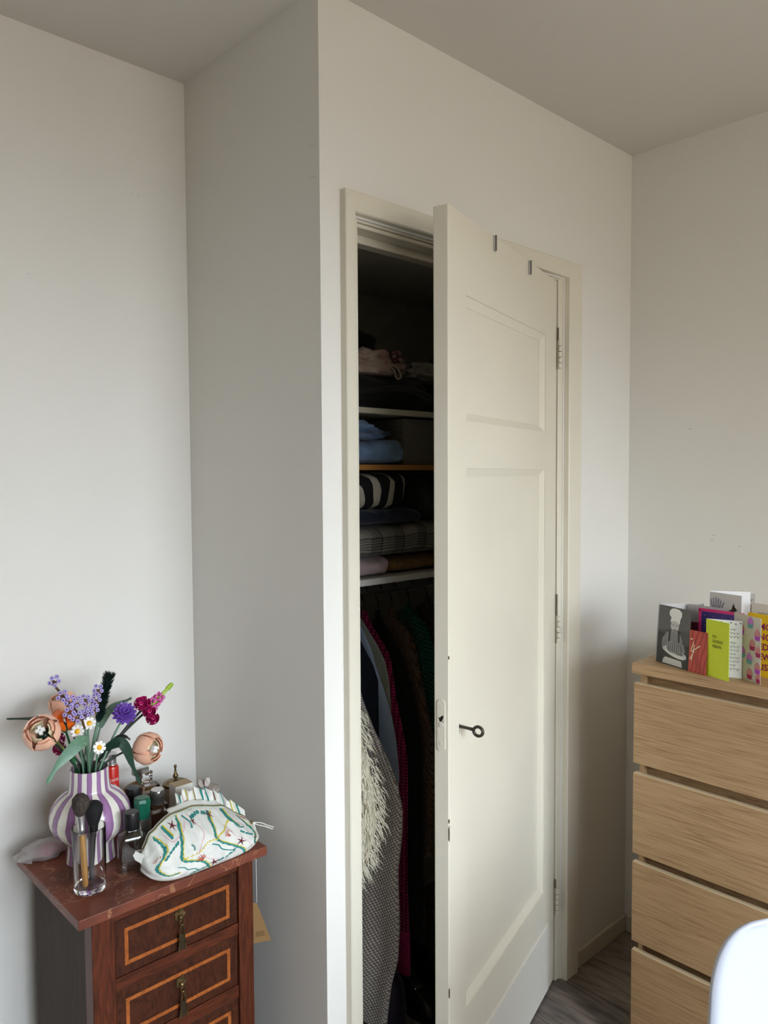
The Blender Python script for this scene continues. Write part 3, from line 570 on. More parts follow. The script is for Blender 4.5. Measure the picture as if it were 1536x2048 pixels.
def peony(head, axis, r, label, k, stemm=dgr):
    h = Vector(head); ax = Vector(axis).normalized(); t, _ = flower('peony', label, h-ax*r*.8, k, stemm, .0024)
    for q in range(5): add('petal', petal(h, ax, q*2*PI/5, r*(1+.05*(q % 2)), .25, 2.15+.12*(q % 2), .60, -.03, .0016), peach, t, 50)
    for q in range(4): add('petal', petal(h, ax, q*PI/2+.4, r*.84, .25, 2.3, .60, -.02, .0016), peach, t, 50)
    for q in range(3): add('inner_petal', petal(h, ax, q*2*PI/3+.2, r*.64, .2, 2.35, .72, 0, .0016), cream, t, 50)
    add('calyx', sphere(h-ax*r*.75, r*.45, 10, 6), dgr, t, 60)
    for q in range(4):
        d = axis_m(h+ax*r*.42, ax, q*PI/2+.3); add('stamen', mat4(box(.001, r*.26, -r*.1, r*.1, -r*.1, r*.22, .0012, 1), d), whp, t)
    return t
toC = lambda p: (Vector((0, 0, CAMH))-Vector(p)).normalized()
hL = (.5368, 1.56, .9934); peony(hL, toC(hL)*.75+Vector((-.25, -.1, .35)), .034, 'peach toy-brick peony drooping at the edge beside the orange poppy', 1)
hR = (.7598, 1.56, .9053); peony(hR, toC(hR)*.55+Vector((.55, -.25, -.15)), .0325, 'peach toy-brick peony hanging over the perfume bottles', 2)
hB = (.6225, 1.68, 1.008); peony(hB, (-.3, .2, 1), .029, 'peach toy-brick peony half hidden behind the orange poppy', 3)
# orange poppy
ho = Vector((.5952, 1.598, 1.000)); t, _ = flower('poppy', 'orange toy-brick poppy with cupped petals beside the lavender', ho-Vector((0, 0, .02)), 4, mgr)
axo = Vector((-.25, -.2, 1))
for q in range(4): add('petal', petal(ho, axo, q*PI/2+.5, .0215, .3, 2.0 if q % 2 else 1.8, .72, .06, .0022, 6, 5, 1.15), org_, t, 40)
add('open_petal', mat4(box(-.033, -.004, -.008, .008, .0195, .0230, .002, 2), axis_m(ho, axo, .5)), org_, t)
add('receptacle', lathe([(.002, -.03), (.007, -.026), (.0085, -.018), (.004, -.014)], tuple(ho), 12), mgr, t, 40)
# lavender sprigs
def lavender(label, pts, cl, k, seed, sh=(0, 0, 0)):
    pts = [Vector(p)+Vector(sh) for p in pts]; cl = [Vector(c)+Vector(sh) for c in cl]; t, _ = flower('lavender_sprig', label, pts[0], k, grn)
    add('branch', tube(curve(pts, 14), .0024, 7), brn, t, 60); rnd = random.Random(seed)
    for c in cl:
        c = Vector(c); near = min(curve(pts, 30), key=lambda q: (q-c).length)
        if (near-c).length > .006: add('twig', tube([near, c], .0018, 6), brn, t)
        add('leaf_whorl', merge(*[mat4(box(.001, .0085, -.0028, .0028, -.001, .001), axis_m(c+Vector((0, 0, -.007)), (rnd.uniform(-.3, .3), -.5, 1), q*1.257+rnd.random())) for q in range(5)]), och, t)
        for q in range(5):
            d = Vector((math.cos(q*1.257+seed), -.55-.2*math.sin(q*2), math.sin(q*1.257+seed))).normalized(); p = c+d*.0085
            fl_ = add('blossom', mat4(lathe([(.0012, 0), (.0036, .0006), (.0046, .003), (.0046, .0052), (.0034, .0066), (.0018, .0062), (.0016, .003)], n=9), axis_m(p, d*.4+toC(p)*.8)), lil, t, 50)
            add('blossom_hole_shade', mat4(lathe([(.0019, .0050), (.0019, .0064)], n=7), axis_m(p, d*.4+toC(p)*.8)), lil_d, fl_)  # dark disc painted in place of the shade inside the blossom's hole
lavender('tall lilac lavender sprig leaning over the orange poppy', [(.636, 1.6, .971), (.6283, 1.6, .9972), (.6082, 1.6, 1.0269), (.5943, 1.6, 1.0466), (.5807, 1.6, 1.067)], [(.577, 1.6, 1.0812), (.5923, 1.6, 1.0485), (.6075, 1.6, 1.0345), (.6196, 1.6, 1.0300), (.6030, 1.597, 1.0130), (.6179, 1.595, 1.0010)], 5, 1, (-.017, -.045, .0132))
lavender('shorter lilac lavender sprig against the dark conifer sprig', [(.644, 1.6, .9744), (.6489, 1.605, .9981), (.658, 1.61, 1.017), (.6672, 1.615, 1.0300)], [(.6718, 1.615, 1.0430), (.6650, 1.61, 1.0255), (.6423, 1.61, 1.0280), (.6556, 1.60, 1.0080), (.6440, 1.60, 1.0060), (.6340, 1.595, 1.0020)], 6, 2)
# dark conifer sprig: bristles too fine to count
cp_ = curve([(.6788, 1.63, .966), (.6870, 1.63, 1.000), (.6955, 1.63, 1.032), (.7056, 1.63, 1.0600)], 30)
t, _ = flower('conifer_sprig', 'blackish-green bristly conifer sprig, the tallest in the vase', cp_[0], 7, grn, .0034)
rnd = random.Random(4); gs = [tube(cp_, .004, 6)]
for k in range(620):
    u = rnd.random(); p = cp_[min(29, int(u*30))]; tt = (cp_[-1]-cp_[0]).normalized(); a = rnd.random()*2*PI
    o1 = tt.orthogonal().normalized(); o2 = tt.cross(o1); d = (o1*math.cos(a)+o2*math.sin(a))*.75+tt*.75
    ln = (.0165 if u > .1 else .011)*rnd.uniform(.8, 1.2); gs.append(tube([p, p+d.normalized()*ln*.6, p+d.normalized()*ln+tt*.002], [.0012, .0010, .0003], 4))
add('needles', merge(*gs), M('conifer_black_green', C(10, 34, 28), .45), t, None, kind='stuff')
# purple aster
def aster(h, ax, r, t, n1):
    h = Vector(h); Mx = axis_m(h, ax)
    add('flower_base', sphere(h-Vector(ax).normalized()*r*.3, r*.3, 8, 6), dgr, t, 60)
    for ly, (el, ln, n_) in enumerate(((-.05, 1.0, n1), (.45, .95, n1), (.85, .8, n1-3), (1.2, .62, n1-5))):
        for q in range(n_):
            sp2 = Matrix.Rotation(q*2*PI/n_+ly*.3, 4, 'Z') @ Matrix.Rotation(-el, 4, 'Y')
            add('petal', mat4(prism([(0, -.0016), (r*.75*ln, -.0046), (r*ln, -.001), (r*.96*ln, 0), (r*ln, .001), (r*.75*ln, .0046), (0, .0016)], ((0, 0, 0), (1, 0, 0), (0, 1, 0), (0, 0, 1)), -.0008, .0008), Mx @ sp2), pur, t)
t, _ = flower('aster', 'purple toy-brick aster with layered thin petals', (.723, 1.603, .970), 8, grn); aster((.725, 1.60, .9815), toC((.72, 1.6, .98))*.8+Vector((.2, 0, .5)), .0275, t, 13)
# magenta rose spray
def rose(h, ax, r, t):
    for q in range(4): add('petal', petal(h, ax, q*PI/2, r, .3, 1.85, .72, .08, .001, 4, 4), mag, t, 50)
    for q in range(3): add('petal', petal(h, ax, q*2.1+.5, r*.72, .3, 2.0, .85, 0, .001, 4, 4), mag, t, 50)
    add('rose_heart', mat4(lathe([(.001, -r*.4), (r*.42, -r*.3), (r*.44, r*.35), (r*.3, r*.45), (r*.28, r*.2), (.001, r*.2)], n=9), axis_m(h, ax)), mag, t, 40)
t, pth = flower('rose_spray', 'spray of magenta toy-brick roses beside the purple aster', (.779, 1.628, .972), 9, blk, .003)
for p in ((.7700, 1.615, .990), (.7880, 1.612, .9690), (.7960, 1.612, .9520), (.7850, 1.630, .986)):
    p = Vector(p); add('branchlet', tube([pth[-2], p+Vector((0, .006, -.008))], .0022, 6), dgr, t); rose(p, toC(p)*.8+Vector((.2, 0, .4)), .0135, t)
t, pth = flower('rose_spray', 'magenta toy-brick rose low behind the drooping peony', (.608, 1.668, .925), 10, dgr, .0026)
for p in ((.6085, 1.668, .9360), (.6075, 1.662, .9165)): rose(Vector(p), toC(p)+Vector((-.3, 0, .2)), .0125, t)
# snapdragon
sn = [Vector((.8007, 1.64, .9650)), Vector((.8169, 1.64, .9790)), Vector((.8321, 1.64, .991)), Vector((.8513, 1.64, 1.006))]
t, _ = flower('snapdragon', 'pink toy-brick snapdragon with a lime-green tip', sn[0], 11, blk, .0028)
sc_ = curve(sn, 12); add('spike', tube(sc_, [.005]*6+[.004]*7, 8), lim, t, 60); tt = (sn[-1]-sn[0]).normalized()
for j, u in enumerate((1, 3, 5, 7)):
    p = sc_[u+1]; rr = .0120-.0013*j; o1 = tt.orthogonal().normalized(); o2 = tt.cross(o1)
    for q in range(6):
        a = q*PI/3+j*.5; d = o1*math.cos(a)+o2*math.sin(a)
        add('floret', mat4(sphere((0, 0, 0), (.0036, .0036, .0072-.0008*j), 8, 6), axis_m(p+d*rr, tt*.9+d*.25)), pnk, t, 60)
for q in range(4):
    o1 = tt.orthogonal().normalized(); o2 = tt.cross(o1); d = o1*math.cos(q*PI/2)+o2*math.sin(q*PI/2)
    add('tip_bud', mat4(loft([[(-.0036, -.001, 0), (.0036, -.001, 0), (.0036, .001, 0), (-.0036, .001, 0)], [(-.0036, -.001, .010), (.0036, -.001, .010), (.0036, .001, .010), (-.0036, .001, .010)], [(-.001, -.0006, .017), (.001, -.0006, .017), (.001, .0006, .017), (-.001, .0006, .017)]]), axis_m(sn[-1]-tt*.004+d*.003, tt, q*PI/2)), lim, t)
# daisies
for k, (p, lab) in enumerate((((.6068, 1.56, .9790), 'white toy-brick daisy under the lavender sprigs'), ((.637, 1.575, .9850), 'white toy-brick daisy between lavender and conifer sprig'), ((.6504, 1.56, .935), 'white toy-brick daisy low above the vase rim'))):
    p = Vector(p); ax = toC(p)+Vector(((-.3, .1, .3)[k], 0, (.1, .3, -.1)[k])); ax.normalize(); t, _ = flower('daisy', lab, p-ax*.006, 12+k, grn, .0018, .1); Mx = axis_m(p, ax)
    for q in range(8): add('petal', mat4(box(.0045, .0138, -.0036, .0036, -.0012, .0018, .0012, 2), Mx @ Matrix.Rotation(q*PI/4+.2*k, 4, 'Z') @ Matrix.Rotation(-.18, 4, 'Y')), whp, t, 50)
    add('yellow_centre', mat4(sphere((0, 0, .001), (.0062, .0062, .004), 12, 6), Mx), yel, t, 60)
# leaves
def leaf_thing(name, label, pts, wd, k, mat, nrm, studs=False, stem=True):
    pts = curve([Vector(p) for p in pts], 14); t = thing(name, (VX, VY, T+.055), label, 'leaf', 'toy-brick leaves in the striped vase')
    STEMS.append((t, Vector(pts[0]), .0022, mat, .1))
    rings = []; n = Vector(nrm).normalized()
    for i, p in enumerate(pts):
        u = i/(len(pts)-1); tg = (pts[min(i+1, len(pts)-1)]-pts[max(i-1, 0)]).normalized(); sd = tg.cross(n).normalized(); nn = sd.cross(tg)
        w_ = wd*(.28+.72*math.sin(PI*min(1, u*1.15+.08))**.7) if u < .9 else wd*.45*(1-(u-.9)*6)
        rings.append([p-sd*w_-nn*.0008, p+sd*w_-nn*.0008, p+sd*w_+nn*.001, p+nn*.0020, p-sd*w_+nn*.001])
    add('blade', loft(rings), mat, t, 30)
    if studs:
        for i in (3, 5, 7):
            for s_ in (-.5, .5):
                p = Vector(rings[i][3]).lerp(Vector(rings[i][2] if s_ > 0 else rings[i][4]), .5); add('stud', mat4(lathe([(.0024, 0), (.0024, .0017)], n=9), axis_m(p, n)), mat, t)
    return t
leaf_thing('leaf_stem', 'broad sand-green toy-brick leaf drooping over the vase shoulder', [(.6246, 1.553, .955), (.6046, 1.535, .965), (.5792, 1.53, .9513), (.5542, 1.53, .9296), (.5333, 1.53, .9005)], .0125, 20, grn, toC((.58, 1.53, .95)), True)
leaf_thing('leaf_stem', 'dark green toy-brick leaf bending down onto the perfume bottles', [(.6725, 1.58, .922), (.6925, 1.556, .937), (.7060, 1.55, .919), (.7166, 1.55, .8850), (.7338, 1.55, .8378)], .0115, 21, dgr, toC((.71, 1.55, .9))+Vector((.5, 0, 0)))
leaf_thing('leaf_stem', 'slim dark green toy-brick leaf reaching out sideways to the wall', [(.625, 1.65, .965), (.5882, 1.66, .9870), (.5479, 1.66, .9961), (.5021, 1.66, 1.0053)], .0075, 22, dgr, (-.1, -.25, 1))
leaf_thing('leaf_stem', 'grey-green toy-brick leaf rising behind the purple aster', [(.70, 1.67, .94), (.731, 1.69, .968), (.7615, 1.69, .978), (.7839, 1.69, .985)], .0085, 23, M('grey_green_plastic', C(104, 132, 116), .35), toC((.75, 1.69, .97))+Vector((0, 0, .4)), True)
leaf_thing('leaf_stem', 'blackish leafy stem curving under the hanging peony', [(.690, 1.60, .915), (.706, 1.592, .934), (.719, 1.584, .935), (.727, 1.578, .928)], .006, 24, blk, (0, -.6, .8))
# folded bract pair at the back of the left peony
leaf_thing('leaf_stem', 'short olive-green toy-brick leaf tucked behind the drooping peony', [(.590, 1.620, .945), (.556, 1.610, .985), (.530, 1.604, 1.003)], .009, 25, M('olive_plastic', C(120, 140, 70), .35), (-.2, -.5, .8))

# stems: each gets its own slot in the vase mouth on the side its head leans to, runs straight down inside the neck, and is eased away from its neighbours above the rim
import numpy as np
def build_stems():
    n = len(STEMS); slots = [(0, 0)]+[(.0125*math.cos(2*PI*k/6), .0125*math.sin(2*PI*k/6)) for k in range(6)]+[(.0262*math.cos(2*PI*k/13), .0262*math.sin(2*PI*k/13)) for k in range(13)]
    slots = slots[:n]; hd = [(s_[1].x-VX, s_[1].y-VY) for s_ in STEMS]; asg = list(range(n)); cost = lambda i, j: (hd[i][0]*.25-slots[j][0])**2+(hd[i][1]*.25-slots[j][1])**2
    for _ in range(60):
        ch_ = False
        for i in range(n):
            for j in range(i):
                if cost(i, asg[j])+cost(j, asg[i]) < cost(i, asg[i])+cost(j, asg[j])-1e-9: asg[i], asg[j] = asg[j], asg[i]; ch_ = True
        if not ch_: break
    K = 34; P_ = np.zeros((n, K, 3)); R_ = np.array([s_[2] for s_ in STEMS])
    for i, (t_, h, r, m_, bend) in enumerate(STEMS):
        a, b_ = slots[asg[i]]; mo = Vector((VX+a, VY+b_, RIM)); mid = mo.lerp(h, .55)+Vector((0, 0, bend*.05)); c = curve([mo-Vector((0, 0, .03)), mo, mid, h], K-1)
        for k in range(K): P_[i, k] = c[k]
    X0 = P_.copy()
    for it in range(260):
        for i in range(n):
            for j in range(i):
                d = P_[i][:, None, :]-P_[j][None, :, :]; L_ = np.sqrt((d**2).sum(2))+1e-9; need = R_[i]+R_[j]+.0009; w_ = np.clip(need-L_, 0, None)
                if w_.max() <= 0: continue
                d[..., 2] *= .3; d /= (np.sqrt((d**2).sum(2))+1e-9)[..., None]; pu = d*w_[..., None]*.5
                fi = pu.sum(1)/np.maximum(1, (w_ > 0).sum(1))[:, None]; fj = -pu.sum(0)/np.maximum(1, (w_ > 0).sum(0))[:, None]
                P_[i] += fi; P_[j] += fj
        for i in range(n):
            q = P_[i].copy(); q[1:-1] = .6*q[1:-1]+.2*(q[:-2]+q[2:]); P_[i] = q
            P_[i, -1] = X0[i, -1]; low = X0[i, :, 2] <= RIM+.001; P_[i][low] = X0[i][low]
    for i, (t_, h, r, m_, bend) in enumerate(STEMS):
        p0 = Vector(P_[i, 0]); pts = [Vector((p0.x, p0.y, T+.075))]+[Vector(q) for q in P_[i]]
        add('stem', tube(pts, r, 8), m_, t_, 60)
build_stems()

# ---- tumbler with two make-up brushes
gx, gy = .597, 1.491
add('tumbler', lathe([(.001, 0), (.0275, 0), (.0300, .002), (.0308, .010), (.0322, .126), (.0320, .1272), (.0305, .1272), (.0302, .126), (.0290, .0125), (.027, .0112), (.001, .0108)], (gx, gy, T+.0002), 40, True, True), glass_m, None, 50, 'tall clear glass tumbler holding make-up brushes', 'glass')
br1, br2 = Vector((.5864, 1.4865, T+.0125)), Vector((.5800, 1.4865, .832))
t = thing('makeup_brush', br1, 'make-up brush with a bamboo handle, silver ferrule and brown bristles', 'brush')
d = (br2-br1).normalized(); mk = lambda a: br1+d*a; Lb = (br2-br1).length
add('handle', tube([mk(0), mk(.004), mk(.05), mk(.106)], [.0040, .0056, .0062, .0056], 14), wood('bamboo', C(196, 146, 82), C(208, 160, 96), C(170, 120, 62), .4, 1, (80, 80, 8), 4), t, 50)
add('ferrule', tube([mk(.104), mk(.112), mk(.113), mk(.118), mk(.119), mk(.146)], [.0064, .0064, .0070, .0070, .0064, .0082], 14), M('brushed_aluminium', C(186, 186, 188), .3, .9), t, 40)
tipd = d*.9+Vector((.10, -.1, .25)); 
add('bristles', tube([mk(.144), mk(.152), mk(.162)+Vector((.001, 0, 0)), mk(.174)+Vector((.003, 0, 0)), mk(.183)+Vector((.006, 0, 0)), mk(.187)+Vector((.008, 0, 0))], [.0078, .0115, .0160, .0172, .0115, .002], 18), M('brown_black_bristles', C(44, 36, 32), .8, var=((400, 400, 30), C(84, 72, 62), .45, .7)), t, 60)
b1_, b2_ = Vector((.6030, 1.499, T+.0125)), Vector((.6095, 1.499, .803))
t = thing('makeup_brush', b1_, 'all-black make-up brush with a domed tip in the tumbler', 'brush')
d = (b2_-b1_).normalized(); mk = lambda a: b1_+d*a
bpl = M('black_gloss_plastic', C(18, 18, 20), .25)
add('handle', tube([mk(0), mk(.003), mk(.05), mk(.085)], [.002, .0036, .0062, .0078], 14), bpl, t, 50)
add('ferrule', tube([mk(.083), mk(.086), mk(.115)], [.0082, .0084, .0100], 14), bpl, t, 40)
add('bristles', tube([mk(.113), mk(.125), mk(.140), mk(.150), mk(.158), mk(.161)], [.0098, .0140, .0175, .0172, .0105, .002], 18), M('black_bristles', C(16, 15, 18), .8, bump=((500, 500, 40), .5)), t, 60)

# ---- perfume bottles
def cyl(x, y, prof, n=24): return lathe(prof, (x, y, T+.0002), n)
def rprism(x, y, wx, wy, z0, z1, r, rot=0, taper=1.0):
    M_ = Matrix.Translation((x, y, 0)) @ Matrix.Rotation(rot, 4, 'Z'); po = rrect(-wx/2, wx/2, -wy/2, wy/2, r)
    rings = [[M_ @ Vector((a*s_, b_*s_, z)) for a, b_ in po] for z, s_ in ((z0, .94), (z0+.003, 1), (z1-.003, taper), (z1, taper*.94))]
    return loft(rings)
amber = M('amber_perfume', C(214, 150, 92), .02, trans=1, ior=1.36); chrome = M('chrome', C(200, 200, 202), .15, 1); blkc = M('black_cap_plastic', C(22, 22, 24), .35); paperw = cm('white_label_paper', (228, 224, 216), .6)
thin_glass = bpy.data.materials.new('thin_clear_glass'); thin_glass.use_nodes = True; N = thin_glass.node_tree.nodes; L = thin_glass.node_tree.links
tb = N.new('ShaderNodeBsdfTransparent'); tb.inputs[0].default_value = (.93, .945, .94, 1); gb = N.new('ShaderNodeBsdfGlossy'); gb.inputs['Roughness'].default_value = .03; lf = N.new('ShaderNodeLayerWeight'); lf.inputs[0].default_value = .5; lp_ = N.new('ShaderNodeMath'); lp_.operation = 'POWER'; lp_.inputs[1].default_value = 4; L.new(lf.outputs['Facing'], lp_.inputs[0]); lw = N.new('ShaderNodeMath'); lw.operation = 'MULTIPLY_ADD'; lw.inputs[1].default_value = .6; lw.inputs[2].default_value = .04; L.new(lp_.outputs[0], lw.inputs[0])
mxs = N.new('ShaderNodeMixShader'); L.new(lw.outputs[0], mxs.inputs[0]); L.new(tb.outputs[0], mxs.inputs[1]); L.new(gb.outputs[0], mxs.inputs[2]); L.new(mxs.outputs[0], N['Material Output'].inputs[0])
t = thing('perfume_bottle', (.692, 1.505, T), 'empty clear glass bottle with a black cap beside the pouch', 'bottle')
for nm, g_ in (('glass_body', None),):
    M_ = Matrix.Translation((.692, 1.505, 0)) @ Matrix.Rotation(-.25, 4, 'Z')
    def sect(z, s_, rr): return [M_ @ Vector((a*s_, b_*s_, z)) for a, b_ in rrect(-.029, .029, -.018, .018, rr)]
    rings = [sect(T+.0003, .9, .012), sect(T+.004, 1, .0125), sect(T+.066, 1, .0125), sect(T+.076, .90, .0125), sect(T+.082, .6, .0125), sect(T+.085, .48, .0125), sect(T+.090, .46, .0125)]
    inner = [sect(T+.090, .36, .0125), sect(T+.084, .38, .0125), sect(T+.075, .85, .0125), sect(T+.066, .955, .0125), sect(T+.010, .955, .0125), sect(T+.007, .9, .0125)]
    add('glass_body', loft(rings+inner), thin_glass, t, 50)
add('cap', cyl(.692, 1.505, [(.0146, .0875), (.0154, .0885), (.0154, .1215), (.0146, .1232), (.001, .1234)]), blkc, t, 40)
LF = (Vector((.692, 1.505, T))+M_.to_3x3() @ Vector((0, -.0182, 0)), M_.to_3x3() @ Vector((1, 0, 0)), Vector((0, 0, 1)), M_.to_3x3() @ Vector((0, -1, 0)))
lb = add('label', prism([(.002, .034), (.022, .034), (.022, .048), (.002, .048)], LF, 0, .0003), paperw, t)
decal(lb, 'script_print', LF, stroke(script(.004, .038, .016, .006, 2, 9), .0008), black_ink, .0007)
t = thing('perfume_bottle', (.745, 1.565, T), 'small glass bottle with a green faceted cap', 'bottle')
add('glass_body', rprism(.745, 1.565, .034, .034, T+.0003, T+.075, .012), M('smoky_glass', C(196, 200, 196), .03, trans=.9), t, 40)
add('cap', lathe([(.0135, .0735), (.0150, .0745), (.0192, .112), (.0172, .1185), (.0135, .120), (.001, .1202)], (.745, 1.565, T), 8), M('green_cap', C(20, 92, 70), .3), t, 20)
t = thing('perfume_bottle', (.7598, 1.641, T), 'dark bottle with a broad black faceted cap by the vase', 'bottle')
add('glass_body', cyl(.7598, 1.641, [(.017, 0), (.0175, .003), (.0175, .07), (.014, .078)]), M('dark_glass', C(40, 34, 32), .1), t, 40)
add('cap', lathe([(.0165, .077), (.0180, .079), (.0180, .108), (.0160, .1155), (.001, .117)], (.7598, 1.641, T), 10), blkc, t, 20)
t = thing('perfume_bottle', (.788, 1.580, T), 'square amber perfume bottle with a silver-topped cap', 'bottle')
add('glass_body', rprism(.788, 1.580, .040, .028, T+.0003, T+.088, .004), M('bottle_glass', (1, 1, 1, 1), .02, trans=1), t, 30)
add('liquid', rprism(.788, 1.580, .0365, .0245, T+.005, T+.072, .003), M('brown_perfume', C(150, 92, 56), .1, trans=.6, ior=1.36), t, 30)
add('cap', cyl(.788, 1.580, [(.0115, .087), (.0150, .0885), (.0150, .103), (.0158, .104), (.0158, .119), (.0148, .1205), (.001, .1206)]), M('smoked_silver_cap', C(120, 116, 112), .2, .8), t, 40)
add('cap_disc', cyl(.788, 1.580, [(.0132, .1202), (.0132, .1212)]), M('cap_disc_white', C(214, 210, 204), .4), t, 30)
add('label', text_geo('K', .012, (Vector((.784, 1.5655, T+.03)), Vector((1, 0, 0)), Vector((0, 0, 1)), Vector((0, -1, 0)))), black_ink, t)
t = thing('perfume_bottle', (.8035, 1.652, T), 'clear bottle of amber perfume with a tall glass stopper', 'bottle')
add('glass_body', rprism(.8035, 1.652, .044, .030, T+.0003, T+.106, .006), M('bottle_glass_b', (1, 1, 1, 1), .02, trans=1), t, 30)
add('liquid', rprism(.8035, 1.652, .040, .026, T+.006, T+.090, .004), M('amber_liquid', C(190, 128, 76), .1, trans=.6, ior=1.36), t, 30)
add('stopper', lathe([(.008, .105), (.008, .110), (.0135, .113), (.0115, .124), (.0135, .136), (.0105, .1385), (.001, .139)], (.8, 1.652, T), 8), glass_m, t, 20)
t = thing('perfume_bottle', (.7385, 1.702, T), 'slim red bottle with white lettering behind the vase', 'bottle')
rb = add('body', cyl(.7385, 1.702, [(.0148, 0), (.0154, .002), (.0154, .150), (.0135, .1545), (.008, .156)]), M('red_lotion', C(196, 34, 26), .25, coat=.4), t, 40)
add('cap', cyl(.7385, 1.702, [(.009, .155), (.0118, .157), (.0100, .166), (.0112, .176), (.0120, .1815), (.009, .184), (.001, .1845)]), chrome, t, 40)
def wrap(g_, cx_, cy_, r):  # lay flat lettering (x = arc length, z) round a cylinder, centred on the side facing the room
    a0 = math.atan2(-cy_, -cx_)
    return xf(g_, lambda x, y, z: (cx_+r*math.cos(a0+x/r), cy_+r*math.sin(a0+x/r), z))
fr0 = ((0, 0, T+.122), (1, 0, 0), (0, 0, 1), (0, -1, 0))
add('lettering', wrap(text_geo('LANCASTER', .0082, fr0, 0, align='CENTER', sx=.72), .7385, 1.702, .0157), paperw, rb)
fr0 = ((0, 0, T+.113), (1, 0, 0), (0, 0, 1), (0, -1, 0))
add('small_print', wrap(merge(*[flat(p, fr0, 0) for p in stroke(script(-.009, 0, .018, .0026, 5, 41), .0005)]), .7385, 1.702, .0157), paperw, rb, kind='stuff')
t = thing('perfume_bottle', (.7957, 1.706, T), 'flat round flask of golden perfume with a chrome bar cap', 'bottle')
fk = Matrix.Translation((.7957, 1.706, T+.0585)) @ Matrix.Rotation(PI/2, 4, 'X')
add('glass_body', mat4(lathe([(.02, -.011), (.038, -.008), (.0415, -.003), (.0415, .003), (.038, .008), (.02, .011)], n=32), fk), M('bottle_glass_c', (1, 1, 1, 1), .02, trans=1), t, 40)
add('liquid', mat4(lathe([(.034, -.0065), (.037, -.002), (.037, .002), (.034, .0065)], n=32), fk), M('golden_liquid', C(206, 160, 72), .1, trans=.6, ior=1.36), t, 40)
add('foot', box(.775, .816, 1.698, 1.714, T+.0002, T+.019, .001, 1), chrome, t)
add('neck', box(.800, .814, 1.700, 1.712, T+.098, T+.116), chrome, t)
add('cap', box(.790, .828, 1.699, 1.713, T+.115, T+.1295, .0012, 1), chrome, t)
t = thing('carton', (.8655, 1.6155, T), 'small cream carton with a beige top behind the pouch', 'box')
add('body', box(.843, .888, 1.600, 1.631, T+.0002, T+.1025, .0008, 1), cm('cream_carton', (232, 228, 218), .5), t)
add('lid_top', box(.8435, .8875, 1.6005, 1.6305, T+.1025, T+.1036), cm('beige_gold_top', (166, 142, 104), .45), t)
add('dot', mat4(lathe([(.0014, 0), (.0014, .0004)], n=10), Matrix.Translation((.872, 1.6, T+.086)) @ Matrix.Rotation(PI/2, 4, 'X')), dark_m, t)
t = thing('trinket_jar', (.886, 1.680, T), 'brass-lidded jar with a slender brass finial', 'jar')
add('body', cyl(.886, 1.680, [(.028, 0), (.030, .003), (.030, .072), (.028, .075)]), M('jar_glass_tint', C(150, 140, 120), .2), t, 40)
add('lid', cyl(.886, 1.680, [(.0305, .0745), (.0310, .0765), (.0300, .0800), (.020, .0845), (.008, .0865), (.001, .087)]), brass, t, 40)
add('finial', cyl(.886, 1.680, [(.0035, .086), (.0028, .090), (.0060, .0935), (.0068, .0965), (.0045, .100), (.0026, .106), (.0022, .114), (.0032, .1165), (.0036, .119), (.0028, .1222), (.001, .1232)], 14), brass, t, 50)
t = thing('trinket_box', (.9225, 1.600, T), 'speckled grey ceramic box with a butterfly on its lid', 'box')
cer = M('speckled_ceramic', C(164, 154, 146), .45, var=(180, C(120, 96, 84), .55, .7)); cer2 = M('brown_glaze_edge', C(88, 58, 44), .4)
add('body', cyl(.9225, 1.600, [(.020, 0), (.026, .004), (.029, .04), (.030, .068), (.029, .070)]), cer, t, 40)
ld = add('lid', cyl(.9225, 1.600, [(.0312, .0695), (.0325, .0715), (.0325, .076), (.030, .079), (.014, .0840), (.001, .085)]), cer, t, 40)
add('lid_line', lathe([(.0328, .0722), (.0330, .0732), (.0328, .0742)], (.9225, 1.600, T), 30, False, False), cer2, ld, 40)
for s_ in (-1, 1):
    wg = [(s_*a, b_) for a, b_ in ((.001, 0), (.007, -.002), (.0135, .004), (.0165, .013), (.0140, .020), (.008, .019), (.003, .011))]
    wf_ = (Vector((.9125, 1.592, T+.088)), Vector((.93, -.30*s_-.1, .0)).normalized(), Vector((0, .35, .94)).normalized(), Vector((-.1, -.95, .3)))
    add('wing', prism(wg, wf_, -.0010, .0010), M('wing_glaze_%d' % s_, C(176, 166, 156), .4, var=(160, C(110, 92, 84), .45, .7)), ld)
    add('wing_edge', tube([wf_[0]+wf_[1]*a+wf_[2]*b_ for a, b_ in wg+wg[:1]], .0009, 5), cer2, ld)
add('butterfly_body', tube([(.9125, 1.5925, T+.082), (.9125, 1.593, T+.094), (.9125, 1.596, T+.104)], [.0014, .0020, .0012], 7), cer2, ld, 60)
# sheer organza bag lying at the back corner
om = M('sheer_organza', C(196, 190, 188), .5, alpha=.42)
def lumpy(cx_, cy_, z0, rx, ry, rz, amp, sc2, seed, nu=28, nv=12, flatb=True):
    def f(u, v_):
        th_, ph = 2*PI*u, PI*v_; sx_, sy_, sz_ = math.sin(ph)*math.cos(th_), math.sin(ph)*math.sin(th_), -math.cos(ph)
        k_ = 1+amp*nz((sx_*sc2+seed, sy_*sc2, sz_*sc2)); z = sz_*rz*k_
        if flatb and z < -rz*.6: z = -rz*.6
        return (cx_+sx_*rx*k_, cy_+sy_*ry*k_, z0+rz*.6+z if flatb else z0+z)
    return loft([[f(i/nu, j/nv) for i in range(nu)] for j in [.03]+list(range(1, nv))+[nv-.03]])
t = thing('organza_bag', (.583, 1.692, T), 'sheer grey organza pouch with something pink inside', 'bag')
add('sheer_cloth', lumpy(.580, 1.691, T+.0008, .048, .030, .022, .35, 2.2, 3), om, t, 60)
